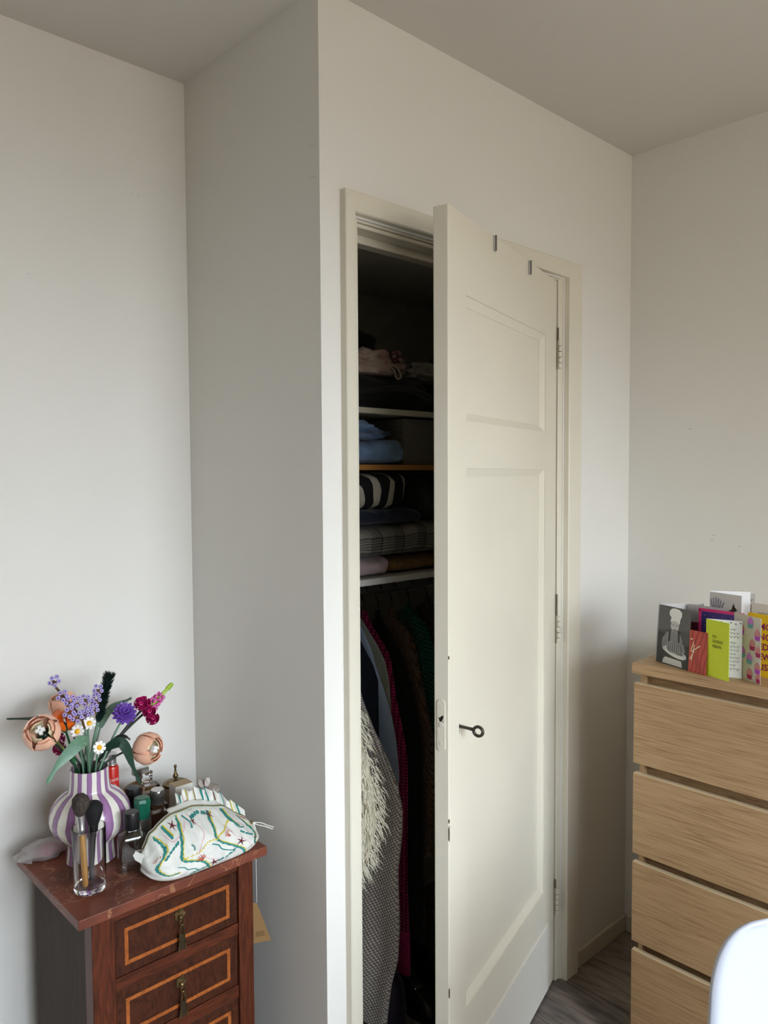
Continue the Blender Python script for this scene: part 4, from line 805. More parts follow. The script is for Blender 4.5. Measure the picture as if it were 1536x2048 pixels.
add('gathered_corner', loft([[(.548, 1.672, T+.001), (.548, 1.715, T+.001), (.548, 1.715, T+.018), (.548, 1.672, T+.016)], [(.524, 1.706, T+.001), (.524, 1.722, T+.001), (.524, 1.722, T+.007), (.524, 1.706, T+.006)]]), om, t)
add('pink_content', lumpy(.592, 1.690, T+.002, .026, .018, .014, .3, 2, 8), cm('dusky_pink', (170, 78, 96), .6), t, 60)

# ------------------------------------------------------------------ ruffled fabric pouch
PXL, PXR = .686, .957
zipk = [(0, 1.452, .733), (.1, 1.468, .763), (.3, 1.480, .7815), (.5, 1.486, .7810), (.75, 1.484, .7625), (.92, 1.471, .7300), (1, 1.460, .706)]
def interp(tab, u):
    for a, b_ in zip(tab, tab[1:]):
        if u <= b_[0]:
            f = (u-a[0])/(b_[0]-a[0]); f2 = f*f*(3-2*f)*.4+f*.6
            return [a[i]+(b_[i]-a[i])*f2 for i in range(1, len(a))]
    return list(tab[-1][1:])
def bez(p0, p1, p2, p3, t): return [a*(1-t)**3+3*b_*t*(1-t)**2+3*c*t*t*(1-t)+d*t**3 for a, b_, c, d in zip(p0, p1, p2, p3)]
def pouch(u, v_, off=0):
    """v 0..1: bottom front edge up to the zip; 1..2: zip down the back"""
    zy, zz = interp(zipk, u); e_ = max(0, 1-abs(2*u-1)**5)**.5
    yf, yk = 1.452-.0555*e_, 1.456+.072*e_*(.2+.8*min(1, u/.4)); z0 = T+.0006+.020*(1-e_)
    hgt = zz-z0
    if v_ <= 1: y, z = bez((yf+.004*e_, z0), (yf-.012*e_, z0+.22*hgt), (yf-.004*e_, z0+.66*hgt), (zy, zz), v_)
    else: y, z = bez((zy, zz), (yk-.004*e_, z0+.95*hgt), (yk+.002*e_, z0), (yk-.03*e_, z0), v_-1)
    g = max(0, 1-abs(v_-1)/.55)
    wr = .0030*g*math.sin(u*70+2*math.sin(u*13))*(1 if abs(v_-1) > .03 else 0)+.0050*nz((u*11, v_*5, 1.7))+.0030*nz((u*26, v_*9, 4.1))
    edge = min(1, v_*6, (2-v_)*6); y -= (wr*edge+off)*(1 if v_ <= 1 else -1); z += wr*.3*edge*min(1, v_*2)+off*.35
    return Vector((PXL+(PXR-PXL)*u+.0012*math.sin(v_*9+u*5), y, max(z, T+.0004)))
clm = M('white_cotton', C(222, 222, 214), .8, var=(40, C(212, 212, 205), .4, .6), bump=(260, .25))
t = thing('pouch', (.82, 1.46, T), 'white ruffled cotton pouch printed with teal and yellow sea motifs', 'pouch')
nu_, nv_ = 96, 44
rings = [[pouch(i/nu_, 2*j/nv_) for j in range(nv_+1)] for i in range(nu_+1)]
body = add('body', loft(rings), clm, t, 80)
MU, MV = .27, .125
teal = cm('teal_print_ink', (44, 128, 122), .8); mus = cm('mustard_print_ink', (206, 186, 50), .8); pkp = cm('pink_print_ink', (222, 158, 176), .8); red_p = cm('rust_print_ink', (170, 70, 44), .8); brp = cm('maroon_print_ink', (96, 34, 40), .8)
def on_pouch(polys, off):
    gs = []
    for p in polys: gs.append(([tuple(pouch(min(.995, max(.005, a/MU)), min(.985, max(.02, b_/MV)), off)) for a, b_ in p], [tuple(range(len(p)))]))
    return merge(*gs)
def uvp(l): return [(a*MU, b_*MV) for a, b_ in l]
def sm(l, n=26): return [(q.x, q.y) for q in curve([Vector((a, b_, 0)) for a, b_ in uvp(l)], n)]
def wavy(l, amp, fq, dx=0, dy=0, n=60):
    p = sm(l, n); return [(a+dx+amp*math.cos(i*fq), b_+dy+amp*math.sin(i*fq)) for i, (a, b_) in enumerate(p)]
bands = [[(.33, .97), (.26, .62), (.25, .42), (.40, .27), (.46, .02)], [(.60, .93), (.56, .70), (.545, .55), (.68, .38), (.76, .22), (.78, .04)], [(.10, .93), (.14, .70), (.06, .45), (.10, .22), (.2, .2)], [(.86, .95), (.93, .62), (.87, .35), (.93, .12)], [(.20, .95), (.22, .80)], [(.73, .95), (.74, .82), (.80, .74)]]
for l in bands:
    add('teal_band', on_pouch(stroke(wavy(l, .0010, 1.5), .0048), .0007), teal, body, kind='stuff'); add('yellow_band', on_pouch(stroke(wavy(l, .0006, 1.1, .0040, .001), .0020), .0009), mus, body, kind='stuff')
for l in ([(.25, .44), (.38, .46), (.47, .55), (.545, .56)], [(.72, .80), (.64, .68), (.56, .58)]): add('yellow_chain', on_pouch([ellipse(a, b_, .0027, .0014, 8, .5) for a, b_ in sm(l, 11)]+stroke(sm(l, 20), .0007), .0008), mus, body, kind='stuff')
for l in ([(.54, .16), (.62, .22), (.70, .34)], [(.30, .06), (.38, .10), (.44, .12)], [(.79, .62), (.84, .58), (.88, .56)], [(.13, .56), (.18, .66), (.24, .70)], [(.44, .90), (.50, .93), (.57, .92)]): add('teal_twig', on_pouch([ellipse(a, b_, .0042, .0026, 8, .6) for a, b_ in sm(l, 5)], .0008), teal, body, kind='stuff')
for l in ([(.42, .95), (.46, .7), (.40, .52), (.38, .42), (.47, .26), (.56, .15), (.55, .04)], [(.66, .75), (.72, .55), (.80, .42), (.84, .22), (.86, .12)], [(.17, .90), (.21, .75), (.30, .78), (.37, .88)], [(.76, .97), (.80, .80), (.88, .78)], [(.14, .12), (.20, .10), (.26, .18)]): add('pink_squiggle', on_pouch(stroke(sm(l, 40), .0011), .0006), pkp, body, kind='stuff')
def star(u, v_, r, rot, n=5):
    out = []; cx_, cy_ = u*MU, v_*MV
    for k in range(n):
        a = rot+k*2*PI/n; out.append([(cx_+r*.22*math.cos(a-.7), cy_+r*.22*math.sin(a-.7)), (cx_+r*.6*math.cos(a-.12), cy_+r*.6*math.sin(a-.12)), (cx_+r*math.cos(a+.18), cy_+r*math.sin(a+.18)), (cx_+r*.6*math.cos(a+.12), cy_+r*.6*math.sin(a+.12)), (cx_+r*.22*math.cos(a+.7), cy_+r*.22*math.sin(a+.7)), (cx_, cy_)])
    return out
for u, v_, r, rot in ((.50, .135, .0135, .4), (.745, .43, .0135, 1.0), (.43, .86, .008, .2), (.27, .90, .009, .8), (.60, .90, .009, .5), (.90, .45, .010, .3)): add('starfish_print', on_pouch(star(u, v_, r, rot), .0010), brp, body)
def fan(u, v_, r, rot): return [stroke([(u*MU, v_*MV), (u*MU+r*math.cos(rot+a), v_*MV+r*math.sin(rot+a))], .0015)[0] for a in (-1.1, -.75, -.4, 0, .4, .75, 1.1)]
for u, v_, rot in ((.395, .30, 1.7), (.665, .57, 1.9), (.085, .55, 1.4), (.93, .92, 1.5)): add('shell_print', on_pouch(fan(u, v_, .0125, rot), .0010), red_p, body)
for l in ([(.20, .34), (.25, .28), (.27, .21), (.33, .17), (.35, .10), (.325, .08), (.31, .11)], [(.50, .50), (.545, .46), (.57, .38), (.62, .33), (.66, .30)], [(.75, .86), (.765, .74), (.80, .70), (.84, .73)], [(.38, .95), (.40, .86), (.39, .80)], [(.62, .22), (.67, .25), (.68, .32)], [(.33, .60), (.35, .56), (.34, .52)]): add('seahorse_print', on_pouch(stroke(sm(l, 14), .0026), .0010), teal, body)
# zip along the top, ruffle behind it
zp = [pouch(k/120, 1.0, .001) for k in range(3, 118)]
zt = add('zip_tape', loft([[p+Vector((0, -.0042, -.0012)), p+Vector((0, .0058, .0012)), p+Vector((0, .0058, .0022)), p+Vector((0, -.0042, -.0002))] for p in zp]), cm('pale_mint_tape', (196, 206, 192), .7), t, 40)
add('zip_teeth', merge(*[box(p.x-.0006, p.x+.0006, p.y-.0024, p.y+.0024, p.z+.0004, p.z+.0022) for p in [pouch(k/230, 1.0, .001) for k in range(6, 226)]]), M('antique_zip_metal', C(150, 138, 104), .35, .8), zt, kind='stuff')
def ruff(u, v_):
    uu = .40+.60*u; zy, zz = interp(zipk, uu); rip = math.sin(u*46+1.5*math.sin(u*11)); 
    return Vector((PXL+(PXR-PXL)*(uu+.008*math.cos(u*46)), zy+.017+.011*v_+.0085*rip*v_, zz-.006+.038*v_*(.75+.25*math.sin(PI*min(1, u*1.3)))+.002*rip*v_))
rf = add('ruffle', grid(ruff, 110, 6), clm, t, 70); md = rf.modifiers.new('thick', 'SOLIDIFY'); md.thickness = .0008
def on_ruff(u0, u1, wob=0): return grid(lambda a, v_: ruff(u0+(u1-u0)*a+wob*math.sin(v_*5), v_)+Vector((0, -.0011, .0004)), 3, 6)
for k in range(9): add('ruffle_print', on_ruff(.06+.105*k, .075+.105*k, .006), (teal, mus, brp)[k % 3] if k % 4 else teal, rf)
for k in range(6): add('ruffle_print', on_ruff(.10+.155*k, .106+.155*k, .01), mus if k % 2 else pkp, rf)
def backflap(u, v_):
    uu = .30+.66*u; zy, zz = interp(zipk, uu); return Vector((PXL+(PXR-PXL)*uu, zy+.003+.018*v_, zz+.001+.008*math.sin(PI*min(1, .12+u*.95))*v_+.0012*math.sin(u*40)*v_))
bf = add('back_panel_rim', grid(backflap, 50, 4), clm, t, 70); md = bf.modifiers.new('thick', 'SOLIDIFY'); md.thickness = .001
add('side_tab', prism([(.006, -.002), (-.002, .012), (-.016, .020), (-.021, .012), (-.017, .002), (-.004, -.007)], (Vector((.690, 1.447, .722)), Vector((.80, -.55, 0)).normalized(), Vector((0, 0, 1)), Vector((-.55, -.80, 0)).normalized()), -.001, .001), clm, t)
add('zip_pull', box(.951, .960, 1.457, 1.463, .708, .714, .001, 1), M('zip_pull_metal', C(150, 138, 104), .35, .8), t)
cordm = cm('white_cord', (222, 220, 212), .8)
for k, pts in enumerate(([(.957, 1.459, .711), (.972, 1.449, .709), (.985, 1.442, .702), (1.000, 1.436, .694)], [(.957, 1.459, .711), (.968, 1.452, .704), (.982, 1.443, .699), (.997, 1.436, .690)], [(.957, 1.459, .710), (.962, 1.455, .700), (.962, 1.453, .690), (.958, 1.455, .688), (.957, 1.457, .704)])): add('pull_cord', tube(curve(pts, 14), .0013, 6), cordm, t, 60)
# kraft tag on a string beside the cabinet
t = thing('gift_tag', (.966, 1.4585, .424), 'brown kraft tag dangling on a white string beside the cabinet', 'tag')
add('string', tube(curve([(.960, 1.457, .708), (.9655, 1.4585, .690), (.966, 1.459, .60), (.966, 1.4585, .520)], 16), .0007, 5), cordm, t)
tf = (Vector((.966, 1.4585, .522)), Vector((.728, -.686, 0)), Vector((0, 0, 1)), Vector((-.686, -.728, 0)))
tg = add('tag_card', prism([(-.013, -.0067), (-.008, -.001), (.001, -.0045), (.032, -.090), (-.009, -.098)], tf, -.0003, .0003), cm('kraft_card', (150, 116, 74), .7), t)
decal(tg, 'stamp_print', tf, [[(-.003, -.070), (.016, -.066), (.018, -.078), (-.004, -.083)]], cm('faint_brown_stamp', (128, 96, 60), .7), .0006)

# ------------------------------------------------------------------ closet contents
SX0, SX1 = BU+.06, DU
def shelf(label, z0, z1, mat): add('shelf', box(SX0, SX1, 1.40, 1.90, z0, z1, .001, 1), mat, None, None, label, 'shelf', 'closet shelves')
shelf('cream painted closet shelf holding the black holdall', 1.649, 1.663, cm('cream_shelf', (196, 190, 170), .6))
shelf('orange-brown wooden closet shelf under the blue shirts', 1.5105, 1.524, cm('orange_wood_shelf', (168, 116, 58), .5))
shelf('white closet shelf above the hanging clothes', 1.226, 1.242, cm('white_melamine', (206, 204, 198), .5))
def fabric(name, rgb, rough=.9, rgb2=None, sc=60, b_=.4): return M(name, C(*rgb), rough, var=(sc, C(*(rgb2 or [q*.85 for q in rgb])), .4, .65), bump=(sc*3, b_), sheen=.15)
def heap(name, label, cat, cx_, cy_, z0, rx, ry, rz, amp, sc2, seed, mat, group=None):
    return add(name, lumpy(cx_, cy_, z0, rx, ry, rz, amp, sc2, seed, 48, 24), mat, None, 70, label, cat, group)
def slab(name, label, cat, x0, x1, y0, y1, z0, z1, mat, seed, amp=.006, n=40, tilt=0):
    rings = []
    for i in range(n+1):
        x = x0+(x1-x0)*i/n; ring_ = []; h = z1-z0; e_ = min(1, i/2, (n-i)/2); e_ = .6+.4*e_
        for k in range(28):
            a = 2*PI*k/28; c, s = math.cos(a), math.sin(a); py_ = math.copysign(abs(c)**.45, c); pz_ = math.copysign(abs(s)**.7, s)
            y = (y0+y1)/2+(y1-y0)/2*py_*e_; z = z0+h/2+h/2*pz_*e_+tilt*(x-x0)*(1 if s > 0 else 0)
            w_ = amp*nz((x*16+seed, y*9, z*22))+amp*.5*nz((x*40+seed, y*20, z*50))
            ring_.append((x+w_*.3, y-w_, max(z+w_*.8*(1 if s > -.5 else 0), z0+.0003)))
        rings.append(ring_)
    return add(name, loft(rings), mat, None, 80, label, cat)
Z1, Z2, Z3 = 1.6635, 1.5245, 1.2425
from mathutils.bvhtree import BVHTree
def settle(o, sups, zmax=None):
    """drape o over what it lies on: lift every vertex that is under the upper surface of a support"""
    trees = []
    for q in sups:
        for p in ([q] if q.type == 'MESH' else [])+[c_ for c_ in q.children if c_.type == 'MESH']:
            og = ORG[p.name]; trees.append(BVHTree.FromPolygons([v_.co+og for v_ in p.data.vertices], [tuple(f.vertices) for f in p.data.polygons]))
    og = ORG[o.name]
    for v_ in o.data.vertices:
        p = v_.co+og; top = -9
        for tr_ in trees:
            hit = tr_.ray_cast(Vector((p.x, p.y, 3)), Vector((0, 0, -1)))
            if hit[0] is not None: top = max(top, hit[0].z)
        if p.z < top+.0012: p.z = top+.0012+max(0, p.z-top+.03)*.04
        if zmax: p.z = min(p.z, zmax)
        v_.co = p-og
    o.data.update(); return o
blackf = fabric('black_fabric', (20, 19, 21), .8)
hold = t = thing('holdall', (1.38, 1.58, Z1), 'slumped black holdall with a buckle on the cream shelf', 'bag')
add('body', lumpy(1.39, 1.60, Z1, .255, .175, .072, .16, 2.2, 11, 48, 20), blackf, t, 70)
add('buckle', box(1.425, 1.434, 1.418, 1.424, Z1+.052, Z1+.060, .001, 1), M('nickel', C(170, 170, 172), .25, .9), t)
add('strap', tube(curve([(1.18, 1.43, Z1+.02), (1.30, 1.41, Z1+.045), (1.42, 1.415, Z1+.055), (1.55, 1.42, Z1+.03)], 20), .007, 6), blackf, t, 60)
tee = heap('crumpled_top', 'crumpled cream and pink top lying on the black holdall', 'clothes', 1.335, 1.485, 1.752, .110, .068, .040, .45, 3.4, 21, fabric('cream_jersey', (176, 160, 142), .9, (150, 112, 104), 16))
settle(tee, [hold])
add('tie_cord', tube(curve([(1.35, 1.418, 1.775), (1.375, 1.412, 1.772), (1.388, 1.409, 1.752), (1.382, 1.408, 1.742), (1.372, 1.409, 1.744), (1.369, 1.412, 1.760), (1.362, 1.42, 1.772)], 26), .0026, 6), cm('cream_cord', (168, 154, 136), .9), tee, 60)
tee2 = heap('crumpled_top', 'off-white garment lying by the scrunchie on the holdall', 'clothes', 1.588, 1.50, 1.757, .092, .06, .034, .35, 2.8, 31, fabric('off_white_cotton', (150, 144, 134)))
settle(tee2, [hold, tee])
jump = heap('folded_jumper', 'black jumper heaped at the top of the closet', 'clothes', 1.372, 1.655, 1.772, .138, .078, .098, .22, 2.2, 5, fabric('black_wool', (16, 15, 17)))
settle(jump, [hold, tee, tee2])
heap('backpack', 'rounded black bag at the far end of the top shelf', 'bag', 1.812, 1.63, Z1, .108, .10, .135, .10, 2, 41, blackf)
scr = []
for k in range(49):
    a = 2*PI*k/48; rr = .0115+.0016*math.sin(k*1.57*1.9); scr.append((1.388+rr*math.cos(a)*1.15, 1.422+.004*math.sin(a*3), 1.800+rr*math.sin(a)*.8))
t = thing('scrunchie', (1.388, 1.422, 1.788), 'red and white striped scrunchie on the crumpled top', 'scrunchie')
for k in range(12): add('stripe', tube(scr[k*4:k*4+5], [.0046, .0056, .0050, .0057, .0046], 8), cm('scrunchie_red', (104, 42, 48), .9) if k % 2 else cm('scrunchie_white', (138, 122, 116), .9), t, 70)
# middle shelf
shirt = fabric('blue_poplin', (104, 128, 158), .85, (92, 116, 148), 30, .15)
sh1 = slab('folded_shirt', 'pale blue shirt sagging over the wooden shelf edge', 'clothes', 1.12, 1.392, 1.388, 1.66, Z2, Z2+.062, shirt, 3, .012)
sh2 = heap('folded_shirt', 'pale blue shirt crumpled on top of another blue shirt', 'clothes', 1.250, 1.50, Z2+.055, .112, .10, .036, .55, 3.2, 8, shirt)
settle(sh2, [sh1])
t = thing('storage_box', (1.53, 1.58, Z2), 'grey linen storage box beside the blue shirts', 'box')
lin = fabric('grey_linen', (104, 98, 88), .95, (88, 82, 74), 220)
for g_ in (box(1.400, 1.68, 1.412, 1.418, Z2+.0003, 1.642), box(1.400, 1.68, 1.742, 1.748, Z2+.0003, 1.642), box(1.400, 1.406, 1.418, 1.742, Z2+.0003, 1.642), box(1.674, 1.68, 1.418, 1.742, Z2+.0003, 1.642)): add('box_side', g_, lin, t)
add('box_bottom', box(1.406, 1.674, 1.418, 1.742, Z2+.0003, Z2+.004), lin, t)
# lower shelf
ptex = M('plaid_wool', C(92, 90, 84), .95, sheen=.1); N, L, b = nodes(ptex)
tc = N.new('ShaderNodeTexCoord'); sp_ = N.new('ShaderNodeSeparateXYZ'); L.new(tc.outputs['Object'], sp_.inputs[0])
def mth(op, a, b_=None):
    n = N.new('ShaderNodeMath'); n.operation = op
    for i, q in enumerate((a, b_)):
        if q is None: continue
        if isinstance(q, (int, float)): n.inputs[i].default_value = q
        else: L.new(q, n.inputs[i])
    return n.outputs[0]
def lines(s):
    fine = mth('GREATER_THAN', mth('FRACT', mth('MULTIPLY', s, 165)), .5); blk_ = mth('GREATER_THAN', mth('FRACT', mth('MULTIPLY', s, 13)), .52)
    bar = mth('GREATER_THAN', mth('FRACT', mth('MULTIPLY', s, 13)), .93); return mth('MAXIMUM', mth('MULTIPLY', fine, blk_), bar)
yz = mth('ADD', sp_.outputs[2], mth('MULTIPLY', sp_.outputs[1], .8))
tot = mth('MULTIPLY', mth('ADD', lines(sp_.outputs[0]), lines(yz)), .5)
rp = N.new('ShaderNodeValToRGB'); L.new(tot, rp.inputs[0]); rp.color_ramp.elements[0].color = C(128, 124, 114); rp.color_ramp.elements[1].color = C(20, 20, 20); q = rp.color_ramp.elements.new(.5); q.color = C(82, 80, 76); L.new(rp.outputs[0], b.inputs['Base Color'])
zeb = M('zebra_fleece', C(20, 20, 22), .95, bump=(240, .8)); N, L, b = nodes(zeb)
tc = N.new('ShaderNodeTexCoord'); mp = N.new('ShaderNodeMapping'); mp.inputs['Location'].default_value = (.026, 0, -.014); mp.inputs['Scale'].default_value = (1, .1, .72); L.new(tc.outputs['Object'], mp.inputs[0])
wv_ = N.new('ShaderNodeTexWave'); wv_.wave_type = 'RINGS'; wv_.rings_direction = 'Y'; wv_.inputs['Scale'].default_value = 6.2; wv_.inputs['Distortion'].default_value = 1.6; wv_.inputs['Detail'].default_value = 2.5; wv_.inputs['Detail Scale'].default_value = 2; L.new(mp.outputs[0], wv_.inputs['Vector'])
rp = N.new('ShaderNodeValToRGB'); L.new(wv_.outputs['Fac'], rp.inputs[0]); rp.color_ramp.elements[0].position = .60; rp.color_ramp.elements[0].color = C(16, 16, 18); rp.color_ramp.elements[1].position = .68; rp.color_ramp.elements[1].color = C(176, 170, 156); L.new(rp.outputs[0], b.inputs['Base Color'])
gm1 = slab('folded_garment', 'dusty mauve garment with a frilled hem on the white shelf', 'clothes', 1.10, 1.352, 1.408, 1.72, Z3, Z3+.050, fabric('mauve_jersey', (176, 156, 158), .9, (154, 134, 138), 20), 14, .012)
gm2 = slab('folded_garment', 'mustard-brown folded garment at the bottom of the pile', 'clothes', 1.355, 1.80, 1.425, 1.74, Z3, Z3+.042, fabric('mustard_knit', (140, 104, 56)), 17, .006)
gm3 = slab('folded_trousers', 'grey and black plaid wool trousers folded on the pile', 'clothes', 1.10, 1.85, 1.405, 1.74, Z3+.045, Z3+.120, ptex, 23, .008, 60, .04)
settle(gm3, [gm1, gm2])
gm4 = slab('folded_garment', 'dark navy garment under the zebra blanket', 'clothes', 1.10, 1.475, 1.408, 1.72, Z3+.128, Z3+.172, fabric('navy_jersey', (20, 28, 50)), 29, .010)
settle(gm4, [gm3])
gm5 = slab('zebra_blanket', 'black and white zebra-striped fleece blanket stuffed under the wooden shelf', 'blanket', 1.10, 1.415, 1.406, 1.72, Z3+.162, Z3+.266, zeb, 51, .012)
settle(gm5, [gm4, gm3], 1.5100)
gm6 = slab('folded_trousers', 'charcoal garment squeezed beside the zebra blanket', 'clothes', 1.492, 1.80, 1.43, 1.72, Z3+.125, Z3+.250, fabric('charcoal_wool', (44, 46, 48)), 37, .010)
settle(gm6, [gm3], 1.5100)

# hanging rail and clothes
add('clothes_rail', tube([(SX0, 1.62, 1.170), (SX1, 1.62, 1.170)], .0125, 14), M('rail_steel', C(150, 150, 152), .35, .9), None, 60, 'steel clothes rail under the white shelf', 'rail')
hang_m = cm('black_hanger', (28, 27, 28), .5); first = None
def hanger(x):
    global first
    if first is None:
        pts = [(x, 1.62+.0165*math.cos(a), 1.1715+.0165*math.sin(a)) for a in [PI*1.0-PI*1.25*k/14 for k in range(15)]]
        t_ = thing('clothes_hanger', (x, 1.62, 1.09), 'black clothes hanger on the closet rail', 'hanger', 'hangers on the closet rail')
        ps = [Vector(q) for q in pts]+[Vector((x, 1.628, 1.148)), Vector((x, 1.62, 1.135)), Vector((x, 1.62, 1.084))]
        add('hook', tube(curve(ps, 40), .002, 6), hang_m, t_, 60); add('shoulder_bar', tube(curve([(x, 1.562, 1.040), (x, 1.59, 1.066), (x, 1.62, 1.084), (x, 1.65, 1.066), (x, 1.678, 1.040)], 20), .0018, 6), hang_m, t_, 60)
        first = t_; return
    r_ = first.copy(); COL.objects.link(r_); r_.location.x = x
    for c_ in list(first.children):
        d_ = c_.copy(); COL.objects.link(d_); d_.parent = r_
def garment(name, label, x, prof, th, mat, seed, amp=.006, n=30, cat='clothes', yc=1.62, folds=7, ztop=None):
    """prof: (z, y of the front edge) from the shoulder top down; the back edge mirrors it about the rail"""
    zs_ = [p[0] for p in prof]; rows = []
    m_ = 46
    for j in range(m_+1):
        z = zs_[0]+(zs_[-1]-zs_[0])*j/m_
        for a, b_ in zip(prof, prof[1:]):
            if b_[0] <= z <= a[0]: f = (a[0]-z)/(a[0]-b_[0]+1e-9); yf = a[1]+(b_[1]-a[1])*f; break
        yb = min(2*yc-yf, 1.885); hw = max((yb-yf)/2, .004); cy_ = (yf+yb)/2
        tz = th*(.35+.65*min(1, ((ztop or zs_[0])-z)/.10)) ; row = []
        for k in range(n):
            a = 2*PI*k/n; c, s = math.cos(a), math.sin(a)
            w_ = amp*nz((c*2.2+seed, s*2.2, z*5))+amp*.6*math.sin(folds*a+seed+2*nz((z*3, seed, 0)))*min(1, (zs_[0]-z)*5)
            row.append((x+math.copysign(abs(s)**.8, s)*(tz/2)+w_*s*1.0, cy_+math.copysign(abs(c)**.9, c)*(hw+w_*.5), z))
        rows.append(row)
    g_ = loft(rows)
    if ztop: return g_
    hanger(x)
    return add(name, g_, mat, None, 80, label, cat, 'clothes on the closet rail')
def knit(name, c1, c2, sc, ang, bumpv=.8):
    m_ = M(name, C(*c1), .95, sheen=.2); N, L, b = nodes(m_); tc = N.new('ShaderNodeTexCoord'); mp = N.new('ShaderNodeMapping'); mp.inputs['Rotation'].default_value = (ang, 0, 0); L.new(tc.outputs['Object'], mp.inputs[0])
    w1 = N.new('ShaderNodeTexWave'); w1.bands_direction = 'Y'; w1.inputs['Scale'].default_value = sc; w1.inputs['Distortion'].default_value = 1.2; w1.inputs['Detail Scale'].default_value = 3; L.new(mp.outputs[0], w1.inputs['Vector'])
    w2 = N.new('ShaderNodeTexWave'); w2.bands_direction = 'Z'; w2.inputs['Scale'].default_value = sc*1.5; w2.inputs['Distortion'].default_value = 1.2; L.new(mp.outputs[0], w2.inputs['Vector'])
    mu = N.new('ShaderNodeMath'); mu.operation = 'MULTIPLY'; L.new(w1.outputs['Fac'], mu.inputs[0]); L.new(w2.outputs['Fac'], mu.inputs[1])
    r_ = N.new('ShaderNodeValToRGB'); L.new(mu.outputs[0], r_.inputs[0]); r_.color_ramp.elements[0].position = .02; r_.color_ramp.elements[0].color = C(*c2); r_.color_ramp.elements[1].position = .22; r_.color_ramp.elements[1].color = C(*c1); L.new(r_.outputs[0], b.inputs['Base Color'])
    bp = N.new('ShaderNodeBump'); bp.inputs['Strength'].default_value = bumpv; bp.inputs['Distance'].default_value = .003; L.new(mu.outputs[0], bp.inputs['Height']); L.new(bp.outputs[0], b.inputs['Normal']); return m_
G1 = 1.100
def fwd(k_, l): return [(1.499-(1.499-z)*k_, y*k_) if z < 1.0 else (z, y) for z, y in l]
fur = garment('fur_gilet', 'shaggy cream fur gilet at the end of the rail', 1.199, fwd(.95, [(G1, 1.60), (1.06, 1.53), (1.0, 1.43), (.882, 1.437), (.811, 1.417), (.761, 1.394), (.696, 1.378), (.634, 1.373), (.563, 1.396), (.503, 1.420), (.475, 1.44)]), .062, fabric('cream_fur_skin', (232, 224, 198), 1), 3, .010)
rnd = random.Random(12); gs = []
fprof = fwd(.95, [(.882, 1.437), (.811, 1.413), (.761, 1.39), (.696, 1.374), (.634, 1.369), (.563, 1.392), (.503, 1.416), (.471, 1.432)])
for k in range(2600):
    z = .515+rnd.random()*.42
    yf = interp([(-a, b_) for a, b_ in fprof], -z)[0]
    s_ = rnd.random()**1.3*.10; y = yf+s_+.004; x = 1.199+(-.031 if rnd.random() < .72 else rnd.uniform(-.03, .03))*(1 if s_ > .012 else rnd.uniform(-1, 1))
    p = Vector((x, y, z)); ln = rnd.uniform(.010, .026)
    d = Vector(((-1 if x < 1.199 else .7)*rnd.uniform(.1, .7), -rnd.uniform(.1, .9)*(1 if s_ < .03 else .4), -rnd.uniform(.5, 1.0)))
    cu = Vector((rnd.uniform(-.4, .4), rnd.uniform(-.4, .4), -.3))
    gs.append(tube([p, p+d*ln*.5, p+(d+cu)*ln], [.0014, .0012, .0003], 4, False))
add('shaggy_pile', merge(*gs), M('cream_fur', C(246, 240, 218), .8, sheen=.3), fur, None, kind='stuff')
garment('cardigan', 'grey-beige open-knit cardigan hanging to the closet floor', 1.285, fwd(.966, [(G1, 1.61), (1.03, 1.54), (.96, 1.53), (.9, 1.504), (.837, 1.46), (.783, 1.413), (.728, 1.377), (.657, 1.359), (.578, 1.364), (.496, 1.375), (.34, 1.374), (.259, 1.38), (.179, 1.405), (.05, 1.423)]), .055, knit('grey_beige_knit', (206, 196, 186), (112, 102, 94), 34, .6), 8, .017, 60, folds=6)
garment('navy_top', 'navy blue top hanging between the cardigan and pale blue shirt', 1.367, [(1.115, 1.60), (1.07, 1.56), (1.032, 1.53), (.999, 1.50), (.957, 1.478), (.80, 1.475), (.55, 1.48)], .015, fabric('navy_cotton', (24, 30, 48)), 11, .004)
garment('blue_shirt', 'pale blue shirt on the rail beside the navy top', 1.390, [(1.115, 1.61), (1.075, 1.56), (1.05, 1.545), (1.03, 1.53), (.987, 1.512), (.903, 1.468), (.855, 1.448), (.793, 1.434), (.717, 1.424), (.55, 1.43), (.42, 1.44)], .015, fabric('pale_blue_cotton', (186, 204, 232), .85, (176, 194, 224), 30, .1), 14, .005)
garment('grey_shirt', 'sage-grey shirt on the rail before the magenta crochet', 1.413, [(1.118, 1.62), (1.095, 1.59), (1.065, 1.56), (1.032, 1.527), (.996, 1.50), (.953, 1.486), (.887, 1.478), (.7, 1.475), (.5, 1.48)], .015, fabric('sage_grey_cotton', (186, 190, 176), .85, (174, 178, 166), 30, .1), 17, .006)
md_ = garment('magenta_dress', 'long magenta crochet dress with a plain pink hem', 1.445, [(1.115, 1.61), (1.06, 1.575), (1.04, 1.545), (1.004, 1.515), (.947, 1.50), (.884, 1.487), (.822, 1.467), (.747, 1.448), (.656, 1.445), (.494, 1.448), (.389, 1.447), (.255, 1.444), (.135, 1.441)], .030, knit('magenta_crochet', (198, 36, 110), (96, 10, 48), 24, 0, .9), 20, .004, folds=3)
add('plain_hem', garment('', '', 1.445, [(.255, 1.4425), (.2, 1.4415), (.132, 1.4395)], .034, None, 20, .004, folds=3, ztop=1.115), fabric('plain_pink_jersey', (190, 44, 112)), md_, 80)
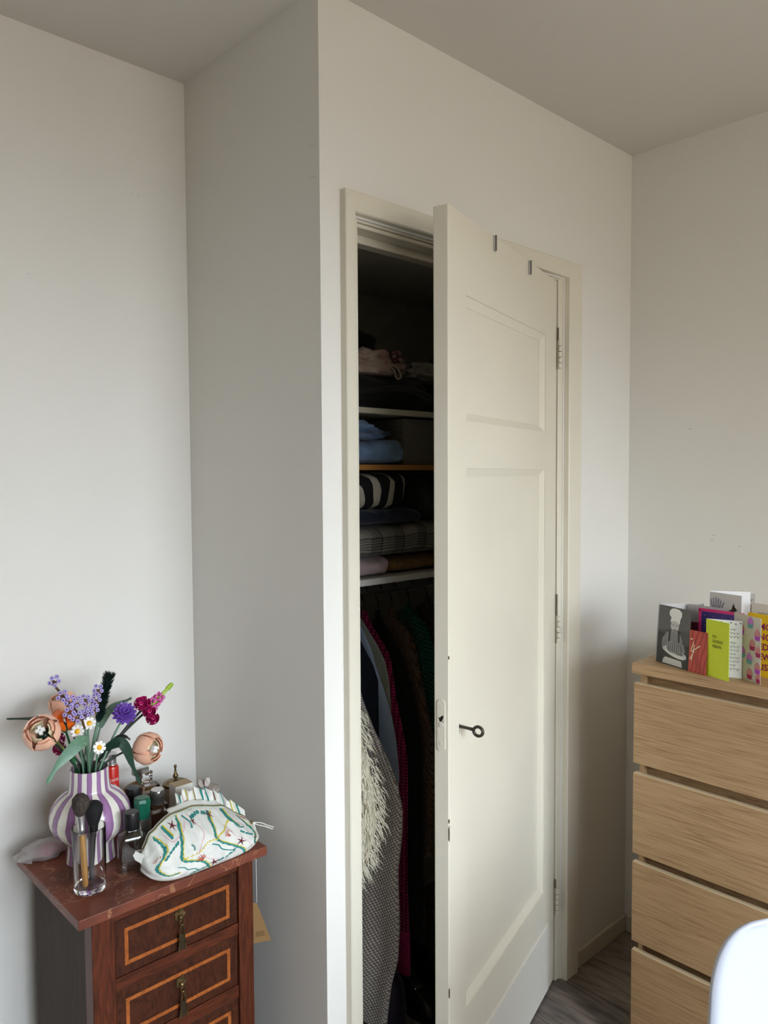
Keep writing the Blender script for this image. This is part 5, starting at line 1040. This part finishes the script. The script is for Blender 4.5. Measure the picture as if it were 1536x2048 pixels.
garment('black_gap_garment', 'black garment added to fill the dark gap between magenta and brown knits', 1.50, [(1.11, 1.64), (1.085, 1.61), (1.05, 1.58), (1.0, 1.53), (.93, 1.49), (.86, 1.466), (.77, 1.447), (.5, 1.442), (.2, 1.442)], .04, fabric('gap_black_fabric', (14, 13, 15)), 24, .005)  # added garment; its black fills the dark space between the two knits
garment('brown_jumper', 'brown knitted cardigan hanging beside the green jumper', 1.555, [(1.118, 1.65), (1.10, 1.63), (1.085, 1.605), (1.06, 1.56), (1.015, 1.527), (.934, 1.51), (.858, 1.487), (.77, 1.458), (.6, 1.45), (.42, 1.46)], .045, knit('brown_knit', (136, 104, 80), (72, 52, 38), 40, .4), 27, .007)
garment('green_jumper', 'dark green fringed jumper beyond the brown cardigan', 1.625, [(1.115, 1.64), (1.10, 1.61), (1.085, 1.58), (1.06, 1.55), (1.03, 1.535), (.977, 1.52), (.8, 1.49), (.5, 1.48)], .045, knit('green_knit', (18, 116, 92), (6, 54, 42), 30, 1.2), 30, .007)
garment('brown_coat', 'dark taupe coat at the far end of the rail', 1.705, [(1.125, 1.66), (1.115, 1.63), (1.10, 1.59), (1.07, 1.55), (1.0, 1.52), (.5, 1.50)], .06, fabric('taupe_wool', (86, 76, 70)), 33, .007)
# on the closet floor
t = thing('handbag', (1.375, 1.45, 0), 'dark purple round bag on the closet floor', 'bag')
add('body', lumpy(1.375, 1.47, .001, .047, .07, .125, .08, 2, 61), fabric('dark_purple_leather', (44, 36, 62), .5), t, 70)
add('piping', tube([(1.375+.0395*math.cos(a), 1.432, .076+.104*math.sin(a)) for a in [-.55+1.6*k/16 for k in range(17)]], .003, 6), cm('violet_piping', (84, 72, 112), .5), t, 60)
for x, lab in ((1.50, 'black leather shoe with a silver buckle, the one beside the purple bag'), (1.60, 'black leather shoe with a silver buckle, the one further from the purple bag')):
    t = thing('shoe', (x, 1.50, 0), lab, 'shoe', 'black shoes on the closet floor'); lea = M('black_leather', C(16, 16, 17), .3)
    rings = []
    for k, (y, w_, h_) in enumerate(((1.385, .012, .018), (1.392, .030, .034), (1.42, .040, .045), (1.46, .042, .058), (1.50, .038, .085), (1.55, .034, .098), (1.60, .034, .102), (1.635, .028, .100), (1.645, .012, .09))):
        rings.append([(x+w_*math.cos(a)*(1 if math.sin(a) < 0 else .85), y, max(.012, .012+h_*(.5+.5*math.sin(a)))) for a in [2*PI*q/16 for q in range(16)]])
    add('upper', loft(rings), lea, t, 60)
    add('sole', prism([(x-.03, 1.40), (x-.04, 1.45), (x-.032, 1.53), (x-.034, 1.62), (x, 1.648), (x+.034, 1.62), (x+.032, 1.53), (x+.04, 1.45), (x+.03, 1.40), (x, 1.382)], ((0, 0, 0), (1, 0, 0), (0, 1, 0), (0, 0, 1)), .0005, .016), cm('black_sole', (20, 20, 20), .7), t)
    add('buckle', box(x-.020, x+.012, 1.455, 1.475, .066, .074, .002, 1), M('silver_buckle', C(190, 190, 192), .2, .95), t)
